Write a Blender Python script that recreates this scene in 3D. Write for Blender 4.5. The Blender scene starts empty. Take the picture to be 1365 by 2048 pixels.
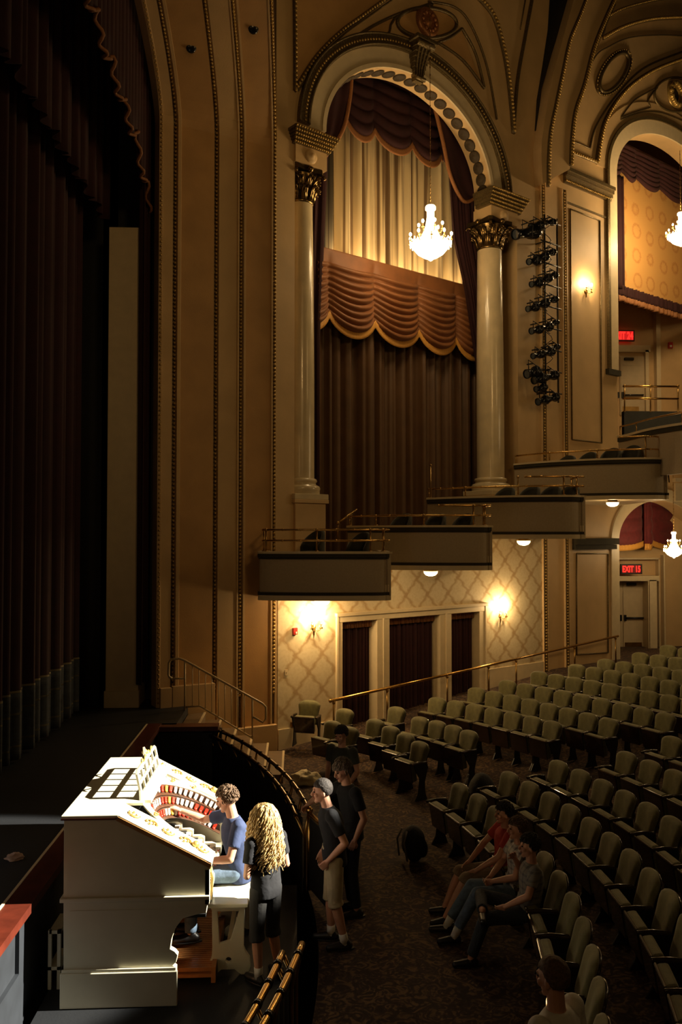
import bpy, bmesh, math, random
from mathutils import Vector, Matrix, noise
from mathutils.geometry import tessellate_polygon
random.seed(7)
PI = math.pi
S = bpy.context.scene
COL = S.collection

# ---------------------------------------------------------------- camera
CZ = 4.39; FPX = 1700.0; CX, CY = 682.5, 1024.0
yaw = math.atan((CX - 592) / FPX); pit = math.atan(51 / FPX)
FW = Vector((math.sin(yaw) * math.cos(pit), math.cos(yaw) * math.cos(pit), math.sin(pit)))
RT = Vector((math.cos(yaw), -math.sin(yaw), 0)); UP = RT.cross(FW)
CAM = Vector((0, 0, CZ))
cd = bpy.data.cameras.new('camera'); cam = bpy.data.objects.new('camera', cd); COL.objects.link(cam)
cd.sensor_fit = 'VERTICAL'; cd.sensor_height = 36; cd.sensor_width = 24; cd.lens = FPX * 36 / 2048
cd.clip_start = 0.1; cd.clip_end = 200
m = Matrix.Identity(4)
for i in range(3):
    m[i][0] = RT[i]; m[i][1] = UP[i]; m[i][2] = -FW[i]; m[i][3] = CAM[i]
cam.matrix_world = m
S.camera = cam

# ---------------------------------------------------------------- world, exposure
w = bpy.data.worlds.new('world'); S.world = w; w.use_nodes = True
w.node_tree.nodes['Background'].inputs[0].default_value = (1.0, 0.62, 0.32, 1)
w.node_tree.nodes['Background'].inputs[1].default_value = 0.0035
S.view_settings.view_transform = 'Standard'; S.view_settings.look = 'None'
S.view_settings.exposure = 0.0; S.view_settings.gamma = 1.0; S.view_settings.use_curve_mapping = False
WARM = (1.0, 0.60, 0.22)
WARM2 = (1.0, 0.68, 0.33)

def lamp(name, kind, loc, energy, color=WARM, size=0.1, target=None, parent=None, **kw):
    d = bpy.data.lights.new(name, kind); d.energy = energy; d.color = color
    o = bpy.data.objects.new(name, d); COL.objects.link(o); o.location = loc
    if kind == 'AREA':
        d.shape = 'RECTANGLE'; d.size = size; d.size_y = kw.get('size_y', size)
    else: d.shadow_soft_size = size
    if kind == 'SPOT':
        d.spot_size = kw['cone']; d.spot_blend = kw.get('blend', 0.1)
    if target is not None:
        o.rotation_euler = (Vector(target) - Vector(loc)).to_track_quat('-Z', 'Y').to_euler()
    if parent: o.parent = parent; o.location = Vector(loc) - parent.location
    return o
# unseen fill lamps added for wall, vault, stalls and organ; organ spot from gallery
lamp('wall_fill_lamp', 'SPOT', (6.5, -2.5, 12.5), 1150, WARM, 1.2, (2.5, 19, 11.5), cone=math.radians(62), blend=0.75)  # added spot on the camera side, brightens wall and proscenium
lamp('vault_fill_lamp', 'AREA', (17, 9, 12), 95, WARM, 3, (6, 21, 15))
lamp('stalls_fill_lamp', 'AREA', (17, 17, 8), 85, WARM2, 3, (5.5, 17.5, 0.5))  # added fill for the far seats
lamp('organ_fill_lamp', 'AREA', (-1.5, -3.0, 8.0), 36, WARM, 1.5, (-1.2, 8.5, 1.2))  # added fill for the near end panel of the organ
SPOT_DIR = Vector((-1, 0.0, -0.52)).normalized()
SPOT_AT = Vector((-0.6, 8.36, 2.70))
lamp('organ_spot', 'SPOT', SPOT_AT - SPOT_DIR * 22, 190000, (1.0, 0.93, 0.78), 0.07, SPOT_AT, cone=math.radians(9.4), blend=0.22)

# ---------------------------------------------------------------- wall frame (the splayed side wall)
TH = math.atan(0.71)
O3 = Vector((0, 18, 0)); U3 = Vector((math.cos(TH), math.sin(TH), 0)); N3 = Vector((math.sin(TH), -math.cos(TH), 0))
def P(s, z, off=0.0): return O3 + U3 * s + N3 * off + Vector((0, 0, z))
def ray(x, y): return FW + RT * ((x - CX) / FPX) + UP * ((CY - y) / FPX)
def W(x, y, off=0.0):
    r = ray(x, y); t = (O3 + N3 * off - CAM).dot(N3) / r.dot(N3); p = CAM + r * t
    return ((p - O3).dot(U3), p.z)
def atY(x, y, Y):
    r = ray(x, y); return CAM + r * (Y / r.y)
def atX(x, y, X):
    r = ray(x, y); return CAM + r * (X / r.x)
def atZ(x, y, z):
    r = ray(x, y); return CAM + r * ((z - CZ) / r.z)
def floor_z(x, y):
    r = math.hypot(x + 6.5, y - 9.3)
    return min(0.80, max(0.0, 0.09 * (r - 10.4)))

# ---------------------------------------------------------------- materials
MATS = {}
def mat(name, col, rough=0.6, metal=0.0, emis=None, estr=0.0, var=0.12, scale=6.0, bump=0.0, coat=0.0, sheen=0.0, bscale=40.0):
    if name in MATS: return MATS[name]
    M = bpy.data.materials.new(name); M.use_nodes = True; nt = M.node_tree; b = nt.nodes['Principled BSDF']
    b.inputs['Roughness'].default_value = rough; b.inputs['Metallic'].default_value = metal
    if coat: b.inputs['Coat Weight'].default_value = coat
    if sheen:
        b.inputs['Sheen Weight'].default_value = sheen; b.inputs['Sheen Roughness'].default_value = 0.4
    tc = nt.nodes.new('ShaderNodeTexCoord')
    if var:
        n = nt.nodes.new('ShaderNodeTexNoise'); n.inputs['Scale'].default_value = scale; n.inputs['Detail'].default_value = 5
        nt.links.new(tc.outputs['Object'], n.inputs['Vector'])
        r = nt.nodes.new('ShaderNodeValToRGB')
        r.color_ramp.elements[0].position = 0.3; r.color_ramp.elements[1].position = 0.7
        r.color_ramp.elements[0].color = tuple(c * (1 - var) for c in col) + (1,)
        r.color_ramp.elements[1].color = tuple(min(1, c * (1 + var)) for c in col) + (1,)
        nt.links.new(n.outputs['Fac'], r.inputs['Fac']); nt.links.new(r.outputs['Color'], b.inputs['Base Color'])
    else: b.inputs['Base Color'].default_value = tuple(col) + (1,)
    if bump:
        n2 = nt.nodes.new('ShaderNodeTexNoise'); n2.inputs['Scale'].default_value = bscale; n2.inputs['Detail'].default_value = 3
        nt.links.new(tc.outputs['Object'], n2.inputs['Vector'])
        bp = nt.nodes.new('ShaderNodeBump'); bp.inputs['Strength'].default_value = bump; bp.inputs['Distance'].default_value = 0.02
        nt.links.new(n2.outputs['Fac'], bp.inputs['Height']); nt.links.new(bp.outputs['Normal'], b.inputs['Normal'])
    if emis:
        b.inputs['Emission Color'].default_value = tuple(emis) + (1,); b.inputs['Emission Strength'].default_value = estr
    MATS[name] = M
    return M
plaster = mat('plaster_ochre', (0.60, 0.41, 0.20), 0.55, var=0.10, scale=1.3, bump=0.08)
panelm = mat('plaster_amber_panel', (0.50, 0.29, 0.11), 0.55, var=0.12, scale=1.6, bump=0.08)
cream = mat('cream_paint', (0.66, 0.54, 0.34), 0.45, var=0.05)
stone = mat('box_front_paint', (0.42, 0.33, 0.21), 0.6, var=0.06, scale=30)
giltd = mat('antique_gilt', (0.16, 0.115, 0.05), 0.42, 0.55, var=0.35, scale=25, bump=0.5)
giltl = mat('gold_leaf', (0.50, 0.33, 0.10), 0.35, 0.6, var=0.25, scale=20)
greyband = mat('grey_green_moulding', (0.040, 0.034, 0.018), 0.95, var=0.15)
brass = mat('polished_brass', (0.62, 0.38, 0.12), 0.22, 1.0, var=0.1)
brassdark = mat('aged_brass', (0.42, 0.26, 0.09), 0.3, 1.0, var=0.2)
colm = mat('column_marble', (0.66, 0.54, 0.33), 0.28, var=0.12, scale=2.5, coat=0.3)
black = mat('black_paint', (0.012, 0.012, 0.012), 0.45, var=0.2)
blackgloss = mat('black_enamel', (0.012, 0.012, 0.014), 0.2, var=0.1)
stagef = mat('black_stage_floor', (0.007, 0.008, 0.010), 0.6, var=0.35, scale=1.2, bump=0.1)
redwood = mat('red_mahogany', (0.085, 0.014, 0.006), 0.4, var=0.3, scale=5, coat=0.4)
bluegrey = mat('blue_grey_panel', (0.018, 0.021, 0.026), 0.5, var=0.15)
maroon = mat('maroon_velvet', (0.026, 0.0028, 0.0035), 0.9, var=0.2, sheen=0.0)
redvel = mat('red_velvet', (0.12, 0.010, 0.014), 0.8, var=0.2, sheen=0.15)
stagevel = mat('stage_red_velvet', (0.030, 0.004, 0.005), 0.85, var=0.2, sheen=0.03)
brownvel = mat('russet_velvet', (0.105, 0.050, 0.018), 0.5, var=0.15, scale=3, sheen=0.08)
orangevel = mat('orange_velvet', (0.22, 0.080, 0.022), 0.6, var=0.15, scale=3, sheen=0.08)
goldfab = mat('gold_fringe', (0.62, 0.30, 0.055), 0.6, var=0.2, scale=60)
rustfab = mat('rust_fringe', (0.26, 0.105, 0.032), 0.7, var=0.25, scale=60)
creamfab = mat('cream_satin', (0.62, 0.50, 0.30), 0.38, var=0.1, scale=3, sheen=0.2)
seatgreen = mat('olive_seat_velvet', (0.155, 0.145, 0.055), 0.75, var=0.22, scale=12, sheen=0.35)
seatwood = mat('dark_varnished_wood', (0.035, 0.020, 0.012), 0.22, var=0.3, scale=6, coat=0.5)
seatiron = mat('black_cast_iron', (0.012, 0.011, 0.010), 0.4, var=0.2)
white = mat('ivory_organ_lacquer', (0.66, 0.62, 0.46), 0.28, var=0.04, coat=0.4)
orggold = mat('organ_gilding', (0.62, 0.40, 0.12), 0.35, 0.5, var=0.3, scale=30)
tabred = mat('red_stop_tab', (0.62, 0.03, 0.012), 0.35, var=0.1)
tabwhite = mat('white_stop_tab', (0.75, 0.72, 0.62), 0.35, var=0.05)
tabamber = mat('amber_stop_tab', (0.75, 0.38, 0.04), 0.35, var=0.05)
keyw = mat('ivory_keys', (0.75, 0.71, 0.6), 0.3, var=0.03)
woodor = mat('orange_pedal_wood', (0.42, 0.17, 0.05), 0.35, var=0.25, scale=8)
intwood = mat('organ_inner_wood', (0.42, 0.22, 0.08), 0.4, var=0.2)
skin = mat('skin', (0.52, 0.27, 0.17), 0.5, var=0.06)
hairbr = mat('brown_hair', (0.10, 0.055, 0.025), 0.75, var=0.4, scale=60, bump=0.6)
hairbk = mat('dark_hair', (0.022, 0.016, 0.012), 0.8, var=0.4, scale=60, bump=0.6)
hairgr = mat('ash_brown_hair', (0.12, 0.085, 0.055), 0.7, var=0.5, scale=70, bump=0.6)
hairbl = mat('blond_hair', (0.50, 0.33, 0.13), 0.45, var=0.4, scale=30)
navy = mat('navy_cotton', (0.026, 0.042, 0.105), 0.85, var=0.15, scale=8, bump=0.4, bscale=12)
blkcot = mat('black_cotton', (0.007, 0.007, 0.009), 0.9, var=0.2, scale=8, bump=0.4, bscale=12)
khaki = mat('khaki_cotton', (0.42, 0.35, 0.21), 0.85, var=0.12, scale=8, bump=0.5, bscale=12)
denim = mat('blue_denim', (0.10, 0.15, 0.22), 0.85, var=0.25, scale=18, bump=0.5, bscale=12)
redcot = mat('red_cotton', (0.40, 0.035, 0.02), 0.85, var=0.15, scale=8, bump=0.4, bscale=12)
whitecot = mat('white_cotton', (0.66, 0.64, 0.58), 0.85, var=0.08, bump=0.4, bscale=12)
olivecot = mat('dark_olive_cotton', (0.035, 0.035, 0.02), 0.85, var=0.15, bump=0.4, bscale=12)
shoeblk = mat('black_shoe_leather', (0.014, 0.013, 0.013), 0.4, var=0.2)
eyem = mat('eye_dark', (0.03, 0.02, 0.015), 0.2, var=0.0)
lipm = mat('lips', (0.40, 0.15, 0.12), 0.5, var=0.0)
bulb = mat('lit_bulb', (1, 0.8, 0.5), 0.4, emis=(1.0, 0.72, 0.38), estr=40, var=0)
crystal = mat('lit_crystal', (0.9, 0.8, 0.6), 0.1, emis=(1.0, 0.76, 0.42), estr=5.5, var=0)
domem = mat('lit_glass_dome', (1, 0.85, 0.6), 0.3, emis=(1.0, 0.72, 0.36), estr=5.0, var=0)
exitred = mat('exit_red_glow', (0.6, 0.01, 0.01), 0.4, emis=(1.0, 0.03, 0.02), estr=1.3, var=0)
exitdark = mat('exit_panel', (0.09, 0.012, 0.012), 0.4, emis=(0.6, 0.02, 0.015), estr=0.12, var=0)
alarmred = mat('alarm_red', (0.5, 0.03, 0.02), 0.4, var=0.05)
tubeb = mat('beige_tube_paint', (0.50, 0.38, 0.20), 0.4, var=0.05)
doorm = mat('door_paint', (0.55, 0.44, 0.28), 0.5, var=0.06)

def satin_fold_shade():  # brown stripes put the shade between the folds into the satin colour
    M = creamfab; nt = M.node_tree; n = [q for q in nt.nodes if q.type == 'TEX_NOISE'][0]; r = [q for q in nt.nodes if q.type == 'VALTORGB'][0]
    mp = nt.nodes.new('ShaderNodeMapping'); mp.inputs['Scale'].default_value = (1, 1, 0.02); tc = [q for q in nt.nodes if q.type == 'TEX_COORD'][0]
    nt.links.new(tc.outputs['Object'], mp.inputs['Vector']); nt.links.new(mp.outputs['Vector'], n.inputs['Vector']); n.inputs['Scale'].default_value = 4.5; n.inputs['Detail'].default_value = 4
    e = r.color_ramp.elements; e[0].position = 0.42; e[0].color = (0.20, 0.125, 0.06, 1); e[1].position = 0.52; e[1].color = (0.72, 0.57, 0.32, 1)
satin_fold_shade()
def pattern_mat(name, kind, c1, c2, c3=None, rough=0.7, sc=1.0):
    M = bpy.data.materials.new(name); M.use_nodes = True; nt = M.node_tree; b = nt.nodes['Principled BSDF']
    b.inputs['Roughness'].default_value = rough
    N = nt.nodes.new; L = nt.links.new
    tc = N('ShaderNodeTexCoord'); sep = N('ShaderNodeSeparateXYZ')
    def mth(op, a, bb=None, c=None):
        n = N('ShaderNodeMath'); n.operation = op
        for i, v in enumerate((a, bb, c)):
            if v is None: continue
            if isinstance(v, (int, float)): n.inputs[i].default_value = v
            else: L(v, n.inputs[i])
        return n.outputs[0]
    def mix(f, a, bb):
        n = N('ShaderNodeMix'); n.data_type = 'RGBA'
        if isinstance(f, (int, float)): n.inputs[0].default_value = f
        else: L(f, n.inputs[0])
        for k, v in ((6, a), (7, bb)):
            if isinstance(v, tuple): n.inputs[k].default_value = v + (1,)
            else: L(v, n.inputs[k])
        return n.outputs[2]
    nz = N('ShaderNodeTexNoise'); nz.inputs['Scale'].default_value = 14; nz.inputs['Detail'].default_value = 6
    L(tc.outputs['Object'], nz.inputs['Vector']); L(tc.outputs['Object'], sep.inputs[0])
    x, y, z = sep.outputs
    if kind == 'damask':      # diamond trellis of leafy bands
        wob = mth('MULTIPLY', mth('SINE', mth('MULTIPLY', z, 34.0)), 0.030)
        u = mth('ADD', mth('MULTIPLY', x, 1 / 0.70), wob); v = mth('MULTIPLY', z, 1 / 0.76)
        n3 = mth('MULTIPLY', mth('SUBTRACT', nz.outputs['Fac'], 0.5), 0.16)
        def band(q):
            fr = mth('ABSOLUTE', mth('SUBTRACT', mth('FRACT', q), 0.5))
            return mth('SMOOTH_MIN', mth('MAXIMUM', mth('SUBTRACT', 1.0, mth('MULTIPLY', fr, 8.0)), 0.0), 1.0, 0.1)
        a = band(mth('ADD', mth('ADD', u, v), n3)); c = band(mth('ADD', mth('SUBTRACT', u, v), n3))
        f = mth('MINIMUM', mth('ADD', a, c), 1.0)
        n2 = N('ShaderNodeTexNoise'); n2.inputs['Scale'].default_value = 14; n2.inputs['Detail'].default_value = 4
        L(tc.outputs['Object'], n2.inputs['Vector'])
        g = mth('MULTIPLY', mth('GREATER_THAN', n2.outputs['Fac'], 0.52), 0.22)
        base = mix(g, c1, c3)
        f = mth('MULTIPLY', f, 0.75)
        L(mix(f, base, c2), b.inputs['Base Color'])
    elif kind == 'damask_ring':
        n = N('ShaderNodeTexVoronoi'); n.feature = 'F1'; n.inputs['Scale'].default_value = 1.25; n.inputs['Randomness'].default_value = 0.15
        L(tc.outputs['Object'], n.inputs['Vector'])
        d = mth('ADD', n.outputs['Distance'], mth('MULTIPLY', mth('SUBTRACT', nz.outputs['Fac'], 0.5), 0.2))
        f = mth('MULTIPLY', mth('MAXIMUM', mth('SUBTRACT', 1.0, mth('MULTIPLY', mth('ABSOLUTE', mth('SUBTRACT', d, 0.3)), 14.0)), 0.0), 0.7)
        L(mix(f, c1, c2), b.inputs['Base Color'])
    elif kind == 'carpet':
        n = N('ShaderNodeTexVoronoi'); n.inputs['Scale'].default_value = 5.5
        L(tc.outputs['Object'], n.inputs['Vector'])
        n2 = N('ShaderNodeTexNoise'); n2.inputs['Scale'].default_value = 7.5; n2.inputs['Detail'].default_value = 6; n2.inputs['Distortion'].default_value = 2.5
        L(tc.outputs['Object'], n2.inputs['Vector'])
        r = N('ShaderNodeValToRGB'); e = r.color_ramp.elements
        e[0].position = 0.36; e[0].color = c1 + (1,); e[1].position = 0.62; e[1].color = c2 + (1,)
        k = e.new(0.5); k.color = c3 + (1,)
        L(n2.outputs['Fac'], r.inputs['Fac'])
        L(mix(mth('MULTIPLY', n.outputs['Distance'], 0.5), r.outputs['Color'], c1), b.inputs['Base Color'])
    elif kind == 'plaid':
        fx = mth('GREATER_THAN', mth('FRACT', mth('MULTIPLY', y, 14.0)), 0.7); fz = mth('GREATER_THAN', mth('FRACT', mth('MULTIPLY', z, 14.0)), 0.7)
        L(mix(mth('MULTIPLY', mth('ADD', fx, fz), 0.45), c1, c2), b.inputs['Base Color'])
    MATS[name] = M
    return M
wallpaper = pattern_mat('damask_wallpaper', 'damask', (0.62, 0.52, 0.33), (0.36, 0.22, 0.085), (0.48, 0.37, 0.20))
wallpaper2 = pattern_mat('amber_wallpaper', 'damask_ring', (0.60, 0.33, 0.10), (0.42, 0.17, 0.04))
carpet = pattern_mat('patterned_carpet', 'carpet', (0.016, 0.006, 0.004), (0.17, 0.10, 0.045), (0.040, 0.019, 0.012), rough=0.95)
plaid = pattern_mat('light_plaid_cotton', 'plaid', (0.50, 0.47, 0.42), (0.13, 0.12, 0.13), rough=0.85)
plaid2 = pattern_mat('grey_patterned_cotton', 'plaid', (0.22, 0.21, 0.18), (0.08, 0.08, 0.09), rough=0.85)

# ---------------------------------------------------------------- mesh helpers
def new(): return bmesh.new()
def box(bm, x0, x1, y0, y1, z0, z1, mtx=None, mi=0):
    vs = [bm.verts.new(Vector((x, y, z)) if mtx is None else mtx @ Vector((x, y, z))) for x in (x0, x1) for y in (y0, y1) for z in (z0, z1)]
    for f in ((0, 1, 3, 2), (4, 6, 7, 5), (0, 4, 5, 1), (2, 3, 7, 6), (0, 2, 6, 4), (1, 5, 7, 3)):
        fa = bm.faces.new([vs[i] for i in f]); fa.material_index = mi
def frame_mtx(o, x, z):   # origin, x axis, z axis hint
    x = x.normalized(); y = z.cross(x).normalized(); z = x.cross(y)
    return Matrix(((x.x, y.x, z.x, o.x), (x.y, y.y, z.y, o.y), (x.z, y.z, z.z, o.z), (0, 0, 0, 1)))
WM = Matrix(((U3.x, N3.x, 0, O3.x), (U3.y, N3.y, 0, O3.y), (0, 0, 1, O3.z), (0, 0, 0, 1)))   # (s, off, z) -> world
def wbox(bm, s0, s1, o0, o1, z0, z1, mi=0): box(bm, s0, s1, o0, o1, z0, z1, WM, mi)
def tube(bm, pts, r, n=8, mi=0, cap=True):
    pts = [Vector(p) for p in pts]; rings = []
    rad = r if isinstance(r, (list, tuple)) else [r] * len(pts)
    prev = None
    for i, p in enumerate(pts):
        a = pts[max(0, i - 1)]; b = pts[min(len(pts) - 1, i + 1)]; d = (b - a)
        if d.length < 1e-9: d = Vector((0, 0, 1))
        d.normalize()
        if prev is None:
            ref = Vector((0, 0, 1)) if abs(d.z) < 0.9 else Vector((1, 0, 0))
        else: ref = prev
        x = (ref - d * ref.dot(d))
        if x.length < 1e-6: x = d.orthogonal()
        x.normalize(); y = d.cross(x); prev = x
        rings.append([bm.verts.new(p + (x * math.cos(2 * PI * k / n) + y * math.sin(2 * PI * k / n)) * rad[i]) for k in range(n)])
    for a, b in zip(rings, rings[1:]):
        for k in range(n):
            f = bm.faces.new((a[k], a[(k + 1) % n], b[(k + 1) % n], b[k])); f.smooth = True; f.material_index = mi
    if cap and n > 2:
        bm.faces.new(rings[0][::-1]).material_index = mi; bm.faces.new(rings[-1]).material_index = mi
def lathe(bm, prof, n=24, mtx=None, mi=0, a0=0, a1=2 * PI):
    mtx = mtx or Matrix.Identity(4); rings = []
    full = abs(a1 - a0 - 2 * PI) < 1e-6
    cnt = n if full else n + 1
    for r, z in prof:
        rings.append([bm.verts.new(mtx @ Vector((max(r, 1e-4) * math.cos(a0 + (a1 - a0) * k / n), max(r, 1e-4) * math.sin(a0 + (a1 - a0) * k / n), z))) for k in range(cnt)])
    for a, b in zip(rings, rings[1:]):
        for k in range(n):
            f = bm.faces.new((a[k], a[(k + 1) % cnt], b[(k + 1) % cnt], b[k])); f.smooth = True; f.material_index = mi
def ball(bm, c, r, n=10, m_=7, mi=0, sc=(1, 1, 1), rot=None):
    c = Vector(c); rings = []
    rot = rot or Matrix.Identity(3)
    top = bm.verts.new(c + rot @ Vector((0, 0, r * sc[2]))); bot = bm.verts.new(c + rot @ Vector((0, 0, -r * sc[2])))
    for i in range(1, m_):
        t = PI * i / m_
        rings.append([bm.verts.new(c + rot @ Vector((r * sc[0] * math.sin(t) * math.cos(2 * PI * k / n), r * sc[1] * math.sin(t) * math.sin(2 * PI * k / n), r * sc[2] * math.cos(t)))) for k in range(n)])
    for k in range(n):
        f = bm.faces.new((top, rings[0][k], rings[0][(k + 1) % n])); f.smooth = True; f.material_index = mi
        f = bm.faces.new((rings[-1][k], bot, rings[-1][(k + 1) % n])); f.smooth = True; f.material_index = mi
    for a, b in zip(rings, rings[1:]):
        for k in range(n):
            f = bm.faces.new((a[k], b[k], b[(k + 1) % n], a[(k + 1) % n])); f.smooth = True; f.material_index = mi
def plate(bm, outer, holes, fn, t0, t1, mi=0):
    """2-D outline with holes, extruded between depth t0 and t1; fn(u, v, t) -> world point"""
    loops = [outer] + list(holes)
    flat = [p for l in loops for p in l]
    tris = tessellate_polygon([[Vector((p[0], p[1], 0)) for p in l] for l in loops])
    A = [bm.verts.new(fn(p[0], p[1], t0)) for p in flat]; B = [bm.verts.new(fn(p[0], p[1], t1)) for p in flat]
    for t in tris:
        try:
            bm.faces.new([A[i] for i in t]).material_index = mi; bm.faces.new([B[i] for i in reversed(t)]).material_index = mi
        except ValueError: pass
    k = 0
    for l in loops:
        n = len(l)
        for i in range(n):
            a, b = k + i, k + (i + 1) % n
            bm.faces.new((A[a], A[b], B[b], B[a])).material_index = mi
        k += n
def wfn(u, v, t): return P(u, v, t)
def grid(bm, nu, nv, fn, mi=0, smooth=True):
    V = [[bm.verts.new(fn(i / nu, j / nv)) for j in range(nv + 1)] for i in range(nu + 1)]
    for i in range(nu):
        for j in range(nv):
            f = bm.faces.new((V[i][j], V[i + 1][j], V[i + 1][j + 1], V[i][j + 1])); f.smooth = smooth; f.material_index = mi
def obj(name, bm, mats, parent=None, bevel=0, solid=0, sub=0, origin=None):
    bmesh.ops.recalc_face_normals(bm, faces=bm.faces)
    if parent is not None and origin is None:
        o0 = parent.matrix_basis.translation if parent.parent is None else Vector((0, 0, 0))
    me = bpy.data.meshes.new(name)
    bm.to_mesh(me); bm.free()
    for mm in (mats if isinstance(mats, (list, tuple)) else [mats]): me.materials.append(mm)
    o = bpy.data.objects.new(name, me); COL.objects.link(o)
    if parent is not None: o.parent = parent
    if sub:
        q = o.modifiers.new('sub', 'SUBSURF'); q.levels = sub; q.render_levels = sub
    if solid:
        q = o.modifiers.new('solid', 'SOLIDIFY'); q.thickness = solid
    if bevel:
        q = o.modifiers.new('bevel', 'BEVEL'); q.width = bevel; q.segments = 2; q.limit_method = 'ANGLE'
    return o
def tag(o, label, cat, group=None, kind=None):
    o['label'] = label; o['category'] = cat
    if group: o['group'] = group
    if kind: o['kind'] = kind
    return o
def thing(name, label, cat, loc=(0, 0, 0), rz=0.0, group=None):
    """Empty at the base; children are modelled in its local frame"""
    o = bpy.data.objects.new(name, None); COL.objects.link(o); o.location = loc; o.rotation_euler = (0, 0, rz); o.empty_display_size = 0.2
    return tag(o, label, cat, group)
def rebase(t, p):
    """move an Empty that was built with world-space children to p without moving them"""
    p = Vector(p); t.location = p
    for c in t.children:
        c.location = c.location - p
def struct(name, bm, mats, label=None, cat=None, **kw):
    o = obj(name, bm, mats, **kw); o['kind'] = 'structure'
    if label: o['label'] = label
    if cat: o['category'] = cat
    return o
def copy_tree(o, parent=None):
    c = o.copy(); COL.objects.link(c)
    if parent is not None: c.parent = parent
    for ch in list(o.children):
        if ch.type in ('MESH', 'EMPTY', 'LIGHT'): copy_tree(ch, c)
    return c
ORD = ['first', 'second', 'third', 'fourth', 'fifth', 'sixth', 'seventh', 'eighth', 'ninth', 'tenth', 'eleventh', 'twelfth', 'thirteenth', 'fourteenth', 'fifteenth', 'sixteenth', 'seventeenth', 'eighteenth', 'nineteenth', 'twentieth', 'twenty-first', 'twenty-second']
def resample(pts, step):
    out = [Vector(pts[0])]; acc = 0.0
    for a, b in zip(pts, pts[1:]):
        a = Vector(a); b = Vector(b); L = (b - a).length
        if L < 1e-9: continue
        t = step - acc
        while t <= L:
            out.append(a + (b - a) * (t / L)); t += step
        acc = (acc + L) % step
    return out
def smooth_px(pts, n=6):
    """Catmull-Rom through 2-D points"""
    if len(pts) < 3: return pts
    P_ = [pts[0]] + list(pts) + [pts[-1]]; out = []
    for i in range(1, len(P_) - 2):
        p0, p1, p2, p3 = P_[i - 1], P_[i], P_[i + 1], P_[i + 2]
        for k in range(n):
            t = k / n
            out.append(tuple(0.5 * ((2 * p1[j]) + (-p0[j] + p2[j]) * t + (2 * p0[j] - 5 * p1[j] + 4 * p2[j] - p3[j]) * t * t + (-p0[j] + 3 * p1[j] - 3 * p2[j] + p3[j]) * t ** 3) for j in range(2)))
    out.append(tuple(pts[-1])); return out
# ================================================================= STRUCTURE
# raked stalls floor (polar rings about the rows' centre)
bm = new()
def ff(u, v):
    r = 6.45 + 26 * u; a = math.radians(-42 + 100 * v); x = -6.5 + r * math.cos(a); y = 9.3 + r * math.sin(a)
    # the inner edge follows the pit rail
    ca, sa_ = math.cos(a), math.sin(a); bb = ca * 4.75; dq = bb * bb - (4.75 ** 2 - 11.5 ** 2); r0 = max(0, -bb + math.sqrt(dq))
    r = r0 + 0.0 + 26 * u; x = -6.5 + r * ca; y = 9.3 + r * sa_
    return Vector((x, y, floor_z(x, y)))
grid(bm, 90, 60, ff, smooth=False)
struct('floor', bm, carpet, 'dark patterned carpet floor sloping up under the seats', 'floor')
# stage
bm = new(); box(bm, -14, -2.62, 2.0, 24, 0.95, 1.1); box(bm, -2.62, -2.1, 15.2, 17.3, 0.95, 1.1)
struct('floor_stage', bm, stagef, 'black stage floor', 'floor')
bm = new(); box(bm, -2.62, -2.595, 3.5, 15.2, 1.10, 1.118)
struct('trim_1', bm, cream, 'pale line along the stage edge', 'trim')
bm = new(); box(bm, -2.595, -2.36, 3.5, 15.25, 1.03, 1.112); box(bm, -2.36, -1.35, 15.0, 15.3, 1.02, 1.10)
struct('trim_2', bm, redwood, 'red wooden cap of the stage edge', 'trim')
bm = new(); box(bm, -2.60, -2.42, 3.5, 15.2, -2.0, 1.03); box(bm, -2.42, -2.38, 3.5, 7.6, -0.2, 0.62); box(bm, -2.42, -2.385, 7.6, 7.72, -0.2, 1.03)
struct('wall_pit', bm, bluegrey, 'blue grey panelled wall below the stage edge', 'wall')
bm = new(); box(bm, -2.4, 0.1, 3.5, 16, -2.0, -1.9)
struct('floor_pit', bm, black)
bm = new(); box(bm, -2.3, 0.02, 7.4, 10.5, -0.1, 0.160)
struct('floor_lift', bm, stagef, 'black lift platform under the organ', 'platform')
# proscenium: splayed bands swept up the side and over as an arch
CYc = 9.3
def prosX(px):
    p = None
    r = ray(px, 800)      # plane Y = 17.75 + .45 (X + .35)
    t = (17.75 + 0.45 * 0.35) / (r.y - 0.45 * r.x)
    return r.x * t
NPX, NPY = 0.41, -0.91
ZS = 12.6
def prospt(X, d, z):
    Y = 17.75 + 0.45 * (X + 0.35); X2 = X + NPX * d; Y2 = Y + NPY * d; a = Y2 - CYc
    if z <= ZS: return Vector((X2, Y2, z))
    ph = (z - ZS)        # beyond the spring the parameter is the angle in radians
    b = 1.75 * a / 8.0
    return Vector((X2, CYc + a * math.cos(ph), ZS + b * math.sin(ph)))
ZP = [0.0, 0.4, 1.1, 2, 4, 6, 8, 10, 11, 12, 12.3, ZS] + [ZS + k * (PI / 2) / 18 for k in range(1, 19)]
prof = [(316, -0.35, 0), (316, 0, 0), (322, 0.03, 0), (324, 0, 0), (344, 0, 0), (345, -0.09, 1), (352, -0.09, 1), (353, 0.04, 0), (359, 0.04, 0), (361, 0, 0), (427, 0, 0),
        (428, -0.10, 1), (436, -0.10, 1), (437, 0.0, 0), (473, 0.0, 0), (474, 0.035, 0), (477, 0.035, 0), (478, -0.03, 1), (485, -0.03, 1), (486, 0.045, 0), (490, 0.045, 0), (492, -0.02, 0), (541, -0.02, 0), (542, 0.03, 0), (545, 0.03, 0), (546, -0.03, 1), (552, -0.03, 1), (553, 0.0, 0)]
bm = new(); V = []
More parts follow.
